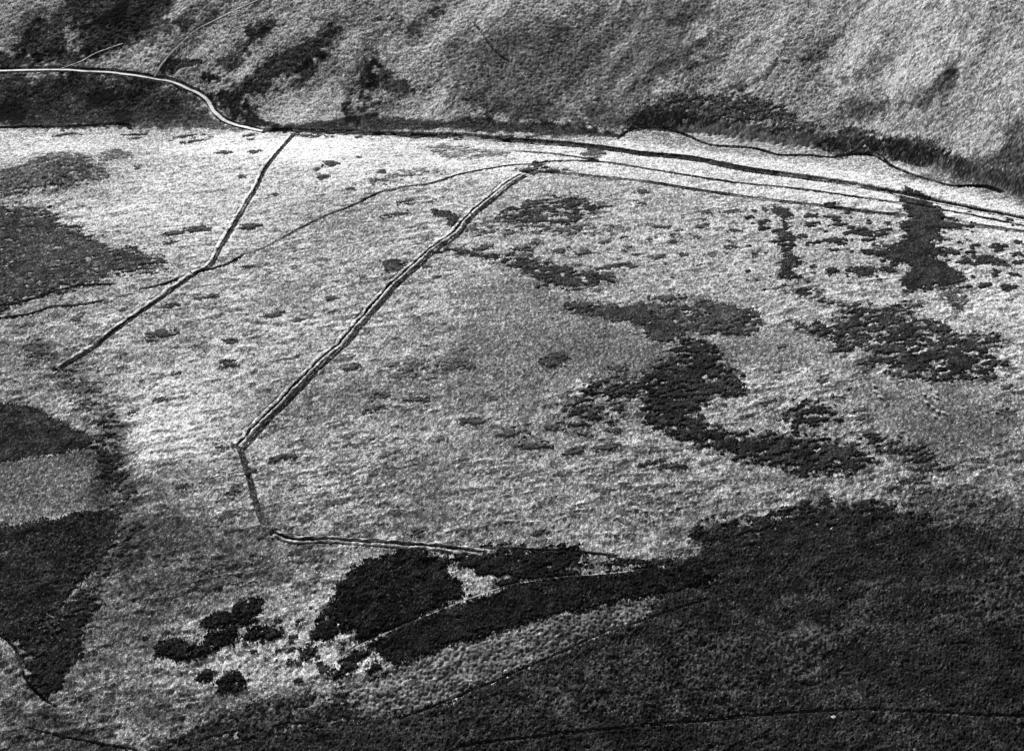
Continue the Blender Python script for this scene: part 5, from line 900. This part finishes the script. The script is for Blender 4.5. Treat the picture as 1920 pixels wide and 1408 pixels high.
# ---- banks, ditches, hollow ways, streams, track -------------------------------
Zlow = Z+np.where(main, near*rim*.28*n1, 0)
def strip(name, P, offs, hts, tn, w, mat, parent, origin, seed):
    d = np.gradient(P, axis=0); d /= np.maximum(np.hypot(d[:, 0], d[:, 1]), 1e-6)[:, None]
    nrm = np.stack([d[:, 1], -d[:, 0]], -1)
    fine = np.linspace(0, 1, 3*(len(offs)-1)+1); k = np.linspace(0, 1, len(offs))
    o = np.interp(fine, k, offs); h = np.interp(fine, k, hts); k0 = o[None, :]*.6
    u = np.arange(len(P))*.6
    wl = w if np.ndim(w) == 0 else np.interp(np.linspace(0, 1, len(P)), np.linspace(0, 1, len(w)), w)[:, None]
    rag = .5 if mat is M_ROAD else 1
    wob = rag*(.5*wl*fbm(u[:, None]/9+0*k0, u[:, None]*0+seed, 3, seed)+(.35+.2*np.maximum(wl-1, 0))*fbm(u[:, None]/2.2+k0, k0*2+seed*1.3+0*u[:, None], 2, seed+2))
    vary = 1+.9*fbm(u[:, None]/6, u[:, None]*0+3.3, 3, seed+5)
    oo = wl*o[None, :]*(1+(.28*rag)*fbm(u[:, None]/4+o*0, np.sign(o)[None, :]*5+0*u[:, None], 3, seed+3))+wob
    x = P[:, :1]+nrm[:, :1]*oo; y = P[:, 1:]+nrm[:, 1:]*oo
    g = sample(Zlow, x, y)
    if mat is M_ROAD: g = .75*sample(Zlow, P[:, :1], P[:, 1:])+.25*g+.12      # benched level across the slope
    dark = tn < .2
    dd, vv = cells(x/.7, y/.7, seed)
    tuft = (.30 if dark else .13)*np.clip(1-dd*1.2, 0, 1)*(0 if mat is M_ROAD else 1)
    ends = sstep(0, 1, np.minimum(np.arange(len(P)), np.arange(len(P))[::-1])/5.)[:, None]
    if mat is M_BANK: g = sample(Zs, x, y)
    z = g+(h[None, :]*np.sqrt(wl)*vary+tuft)*ends+.03
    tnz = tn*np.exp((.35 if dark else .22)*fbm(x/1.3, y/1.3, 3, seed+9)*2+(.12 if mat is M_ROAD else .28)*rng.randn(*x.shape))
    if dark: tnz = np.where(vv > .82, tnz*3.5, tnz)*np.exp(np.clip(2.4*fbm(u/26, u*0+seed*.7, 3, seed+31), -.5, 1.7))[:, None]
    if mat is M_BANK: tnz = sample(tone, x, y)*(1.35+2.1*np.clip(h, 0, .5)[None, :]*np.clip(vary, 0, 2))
    if not dark and mat is M_ROAD: tnz = tnz*np.exp(.5*fbm(u/7, u*0+seed, 3, seed+40))[:, None]
    a, b = x.shape; ii = np.arange(a*b).reshape(a, b)
    qd = np.stack([ii[:-1, :-1], ii[:-1, 1:], ii[1:, 1:], ii[1:, :-1]], -1).reshape(-1, 4)
    if nrm is not None: qd = qd[:, ::-1]
    return mesh_obj(name, np.stack([x, y, z], -1), qd, np.clip(tnz, .01, .9), mat, origin, parent)
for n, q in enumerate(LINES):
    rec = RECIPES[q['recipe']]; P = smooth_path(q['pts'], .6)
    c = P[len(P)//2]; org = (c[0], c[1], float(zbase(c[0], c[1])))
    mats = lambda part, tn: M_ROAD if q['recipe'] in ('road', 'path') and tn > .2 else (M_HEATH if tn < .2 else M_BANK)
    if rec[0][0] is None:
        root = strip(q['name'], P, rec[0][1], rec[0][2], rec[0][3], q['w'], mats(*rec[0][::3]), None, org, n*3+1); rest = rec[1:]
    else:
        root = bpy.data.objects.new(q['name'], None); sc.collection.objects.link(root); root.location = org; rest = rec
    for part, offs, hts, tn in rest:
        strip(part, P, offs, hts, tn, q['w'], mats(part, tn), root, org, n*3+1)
    tag(root, q['label'], q['cat'], q['group'], q['kind'])

# ---- heather ---------------------------------------------------------------------
def heather(q, seed):
    wd = window(q['pts'], 6)
    if wd is None: return
    x, y = Xf[wd], Yf[wd]
    sd = poly_sd(x, y, q['pts'])
    xa, ya = x*ca+y*sa, y*ca-x*sa
    sd = sd+q['amp']*(1.5*fbm(xa/q['wave'], ya/q['wave']*2, 3, seed)+3.6*fbm(xa/3.6, ya/1.7, 4, seed+1, .6))+1.1*vnoise(x/.75, y/.9, seed+3)+.75*rng.randn(*x.shape)
    nn = fbm(xa/4.2, ya/2.1, 4, seed+2, .6)
    if q['sparse']: sd = np.maximum(sd, (q['sparse']*1.25-.42-nn)*5)
    cov = sstep(.5, -.5, sd)
    d, v = cells(x/q['cell'], y/q['cell'], seed)
    dm = np.clip(1-d*1.15, 0, 1)
    lump = fbm(x/5, y/5, 3, seed+4)
    z = Z[wd]+np.maximum(micro[wd], micro[wd]*.4)+.03+cov*(q['thick']*.75*(.45+.5*np.clip(lump+.4, 0, 1))+q['tuft']*(dm*1.3-.2))-.15*(1-cov)+.05*rng.randn(*x.shape)*cov
    tn = .62*q['tone']*np.exp(.8*lump+.9*(dm-.4)+.6*nn+.45*rng.randn(*x.shape))
    sp = np.full(x.shape, q['spk'], np.float32)
    for f, pts in SPECKLE:
        sp *= np.exp(math.log(f)*sstep(5, -5, poly_sd(x, y, pts)+6*fbm(x/12, y/8, 3, 9)))
    sp = np.clip(sp*np.exp(1.3*fbm(x/11, y/7, 3, seed+6)), 0, .7); v1 = .5+.5*vnoise(x/1.0, y/1.2, seed+8)
    hit = rng.rand(*x.shape) < 2.4*sp*sstep(.35, .75, v1)
    tn = np.where(hit, np.maximum(tn*3, .05*np.exp(.5*rng.randn(*x.shape))), tn)
    for L in LINES:                                   # let old trenches and paths show through
        if 'cut' in L:
            (a, b), cut, W, dd = L['cut']
            r0, r1 = max(a.start, wd[0].start), min(a.stop, wd[0].stop); c0, c1 = max(b.start, wd[1].start), min(b.stop, wd[1].stop)
            if r1 > r0 and c1 > c0:
                dv = dd[r0-a.start:r1-a.start, c0-b.start:c1-b.start]
                sl = (slice(r0-wd[0].start, r1-wd[0].start), slice(c0-wd[1].start, c1-wd[1].start))
                k = sstep(W, W*.55, dv); cov[sl] *= 1-k; z[sl] -= k*(q['thick']+.9)
    keep = cov > .02
    a, b = x.shape; ii = np.arange(a*b).reshape(a, b)
    kq = keep[:-1, :-1] | keep[1:, :-1] | keep[:-1, 1:] | keep[1:, 1:]
    qd = np.stack([ii[:-1, :-1], ii[:-1, 1:], ii[1:, 1:], ii[1:, :-1]], -1)[kq]
    used, inv = np.unique(qd, return_inverse=True)
    co = np.stack([x, y, z], -1).reshape(-1, 3)[used]
    c = co.mean(0); org = (c[0], c[1], float(zbase(c[0], c[1])))
    o = mesh_obj(q['name'], co, inv.reshape(-1, 4), np.clip(tn, .006, .6).ravel()[used], M_HEATH, org)
    tag(o, q['label'], q['cat'], q['group'], q['kind'])
for n, q in enumerate(HEATHER): heather(q, 100+n*7)

def clump(name, x0, y0, w, h, high, tn, mat, seed, ang=0.):
    st = max(.18, min(w, h)/5); a = np.arange(-w*1.25, w*1.25+st, st); b = np.arange(-h*1.4, h*1.4+st, st)
    u, v = np.meshgrid(a, b); c, s = math.cos(ang), math.sin(ang)
    x = x0+u*c-v*s; y = y0+u*s+v*c
    sd = (np.sqrt((u/w)**2+(v/h)**2)-1)+2.3*fbm((x*ca+y*sa)/(.9+h*.8)+seed, (y*ca-x*sa)/(.45+h*.4), 4, seed % 400, .65)+.5*rng.randn(*u.shape)*min(1, .8/h)
    cov = sstep(.18, -.18, sd); d, vv = cells(x/1.1, y/1.1, seed % 300)
    dm = np.clip(1-d*1.15, 0, 1)
    z = sample(Zs, x, y)+cov*high*(.45+.5*dm)-.3*(1-cov)
    t = tn*np.exp(.6*(dm-.4)+.35*rng.randn(*x.shape))
    keep = cov > .02
    kq = keep[:-1, :-1] | keep[1:, :-1] | keep[:-1, 1:] | keep[1:, 1:]
    if kq.sum() < 4: return None
    ii = np.arange(x.size).reshape(x.shape)
    qd = np.stack([ii[:-1, :-1], ii[:-1, 1:], ii[1:, 1:], ii[1:, :-1]], -1)[kq]
    used, inv = np.unique(qd, return_inverse=True)
    co = np.stack([x, y, z], -1).reshape(-1, 3)[used]
    return mesh_obj(name, co, inv.reshape(-1, 4), np.clip(t, .01, .8).ravel()[used], mat, (x0, y0, float(sample(Z, np.array(x0), np.array(y0)))))
for n, (x, y, w_, h_, lab) in enumerate(CLUMPS):
    o = clump('heather_clump', x, y, max(w_, .8), max(h_, .7), (.35 if 'black' in lab or 'tongue' in lab else .2)+.08*min(w_, 5), .034 if 'black' in lab or 'tongue' in lab else .07, M_HEATH, 900+n*13, math.radians(random.uniform(0, 22)))
    if o: tag(o, lab, 'heather clump', 'small heather clumps on the grass')
for n, (x, y) in enumerate(TUSSOCKS):
    o = clump('grass_tussock', x, y, .7, .6, .5, .16, M_BANK, 7000+n*17)
    if o: tag(o, 'pale grass tussock in the broken line across the dark lower right moor', 'grass tussock', 'pale tussocks in a line')

# ---- sheep: one continuous body grown along a skeleton ---------------------------------
def sheep_mesh():
    J = {'hip':(-.42,0,.68,.25),'back':(0,0,.70,.31),'chest':(.38,0,.68,.26),'neck':(.58,0,.80,.14),'poll':(.70,0,.90,.11),'nose':(.90,0,.78,.065),'tail':(-.62,0,.58,.05)}
    E = [('hip','back'),('back','chest'),('chest','neck'),('neck','poll'),('poll','nose'),('hip','tail')]
    for sx, bx, root in ((1,.36,'chest'),(-1,-.40,'hip')):
        for sy in (-1, 1):
            k = f'{sx}{sy}'; J[k+'a'] = (bx, sy*.16, .42, .09); J[k+'b'] = (bx-.03*sx, sy*.16, .22, .05); J[k+'c'] = (bx, sy*.16, .0, .045)
            E += [(root, k+'a'), (k+'a', k+'b'), (k+'b', k+'c')]
    for sy in (-1, 1): J[f'ear{sy}'] = (.68, sy*.2, .92, .035); E.append(('poll', f'ear{sy}'))
    names = list(J); me = bpy.data.meshes.new('sheep_skeleton')
    me.from_pydata([J[k][:3] for k in names], [(names.index(a), names.index(b)) for a, b in E], [])
    o = bpy.data.objects.new('sheep_skeleton', me); sc.collection.objects.link(o)
    o.modifiers.new('skin', 'SKIN'); sv = me.skin_vertices[0].data
    for i, k in enumerate(names): sv[i].radius = (J[k][3],)*2
    sv[0].use_root = True
    s = o.modifiers.new('sub', 'SUBSURF'); s.levels = s.render_levels = 1
    dg = bpy.context.evaluated_depsgraph_get()
    out = bpy.data.meshes.new_from_object(o.evaluated_get(dg)); bpy.data.objects.remove(o)
    at = out.attributes.new('tone', 'FLOAT', 'POINT'); at.data.foreach_set('value', [.9]*len(out.vertices))
    out.materials.clear(); out.materials.append(M_WOOL); out.name = 'sheep'
    for p in out.polygons: p.use_smooth = True
    return out
SLAB = {'a':('white sheep in the trio standing left of the main flock','trio of sheep left of the flock'),
 'b':('white sheep of the main flock grazing the grey turf at the right','main flock of sheep'),
 'c':('white sheep in the short row on the moor below the hooked thicket','row of sheep below the thicket'),
 'd':('lone white sheep just down-left of the short row of sheep',None),'e':('lone white sheep above the dark heather, below the short row of sheep',None),
 'f':('lone white sheep in the great dark heather moor at the bottom right',None),'g':('lone white sheep between the loose scrub and the trio of sheep',None),
 'h':('white sheep higher up on the far hillside at the right',None),'i':('white sheep lower down on the far hillside at the right',None)}
sm = sheep_mesh()
for x, y, k in SHEEP:
    o = bpy.data.objects.new('sheep', sm); sc.collection.objects.link(o)
    o.location = (x, y, float(sample(Zs, np.array(x), np.array(y)))-.3); o.rotation_euler = (0, 0, random.choice([0, math.pi])+random.uniform(-.6, .6)); o.scale = (1.5,)*3
    tag(o, SLAB[k][0], 'sheep', SLAB[k][1])
for n, (x, y, r, lab) in enumerate(ROCKS):
    bm = bmesh.new(); bmesh.ops.create_icosphere(bm, subdivisions=3, radius=1)
    for v in bm.verts:
        c = v.co; k = 1+.35*float(vnoise(np.array(c.x*1.3+n*7), np.array(c.y*1.3+c.z*1.7), n))
        v.co = Vector((c.x*k*r*.6, c.y*k*r*.45, c.z*k*r*.38))
    me = bpy.data.meshes.new('boulder'); bm.to_mesh(me); bm.free()
    at = me.attributes.new('tone', 'FLOAT', 'POINT'); at.data.foreach_set('value', [.75]*len(me.vertices)); me.materials.append(M_ROCK)
    o = bpy.data.objects.new('boulder', me); sc.collection.objects.link(o)
    o.location = (x, y, float(sample(Zs, np.array(x), np.array(y)))+.12*r); tag(o, lab, 'boulder')
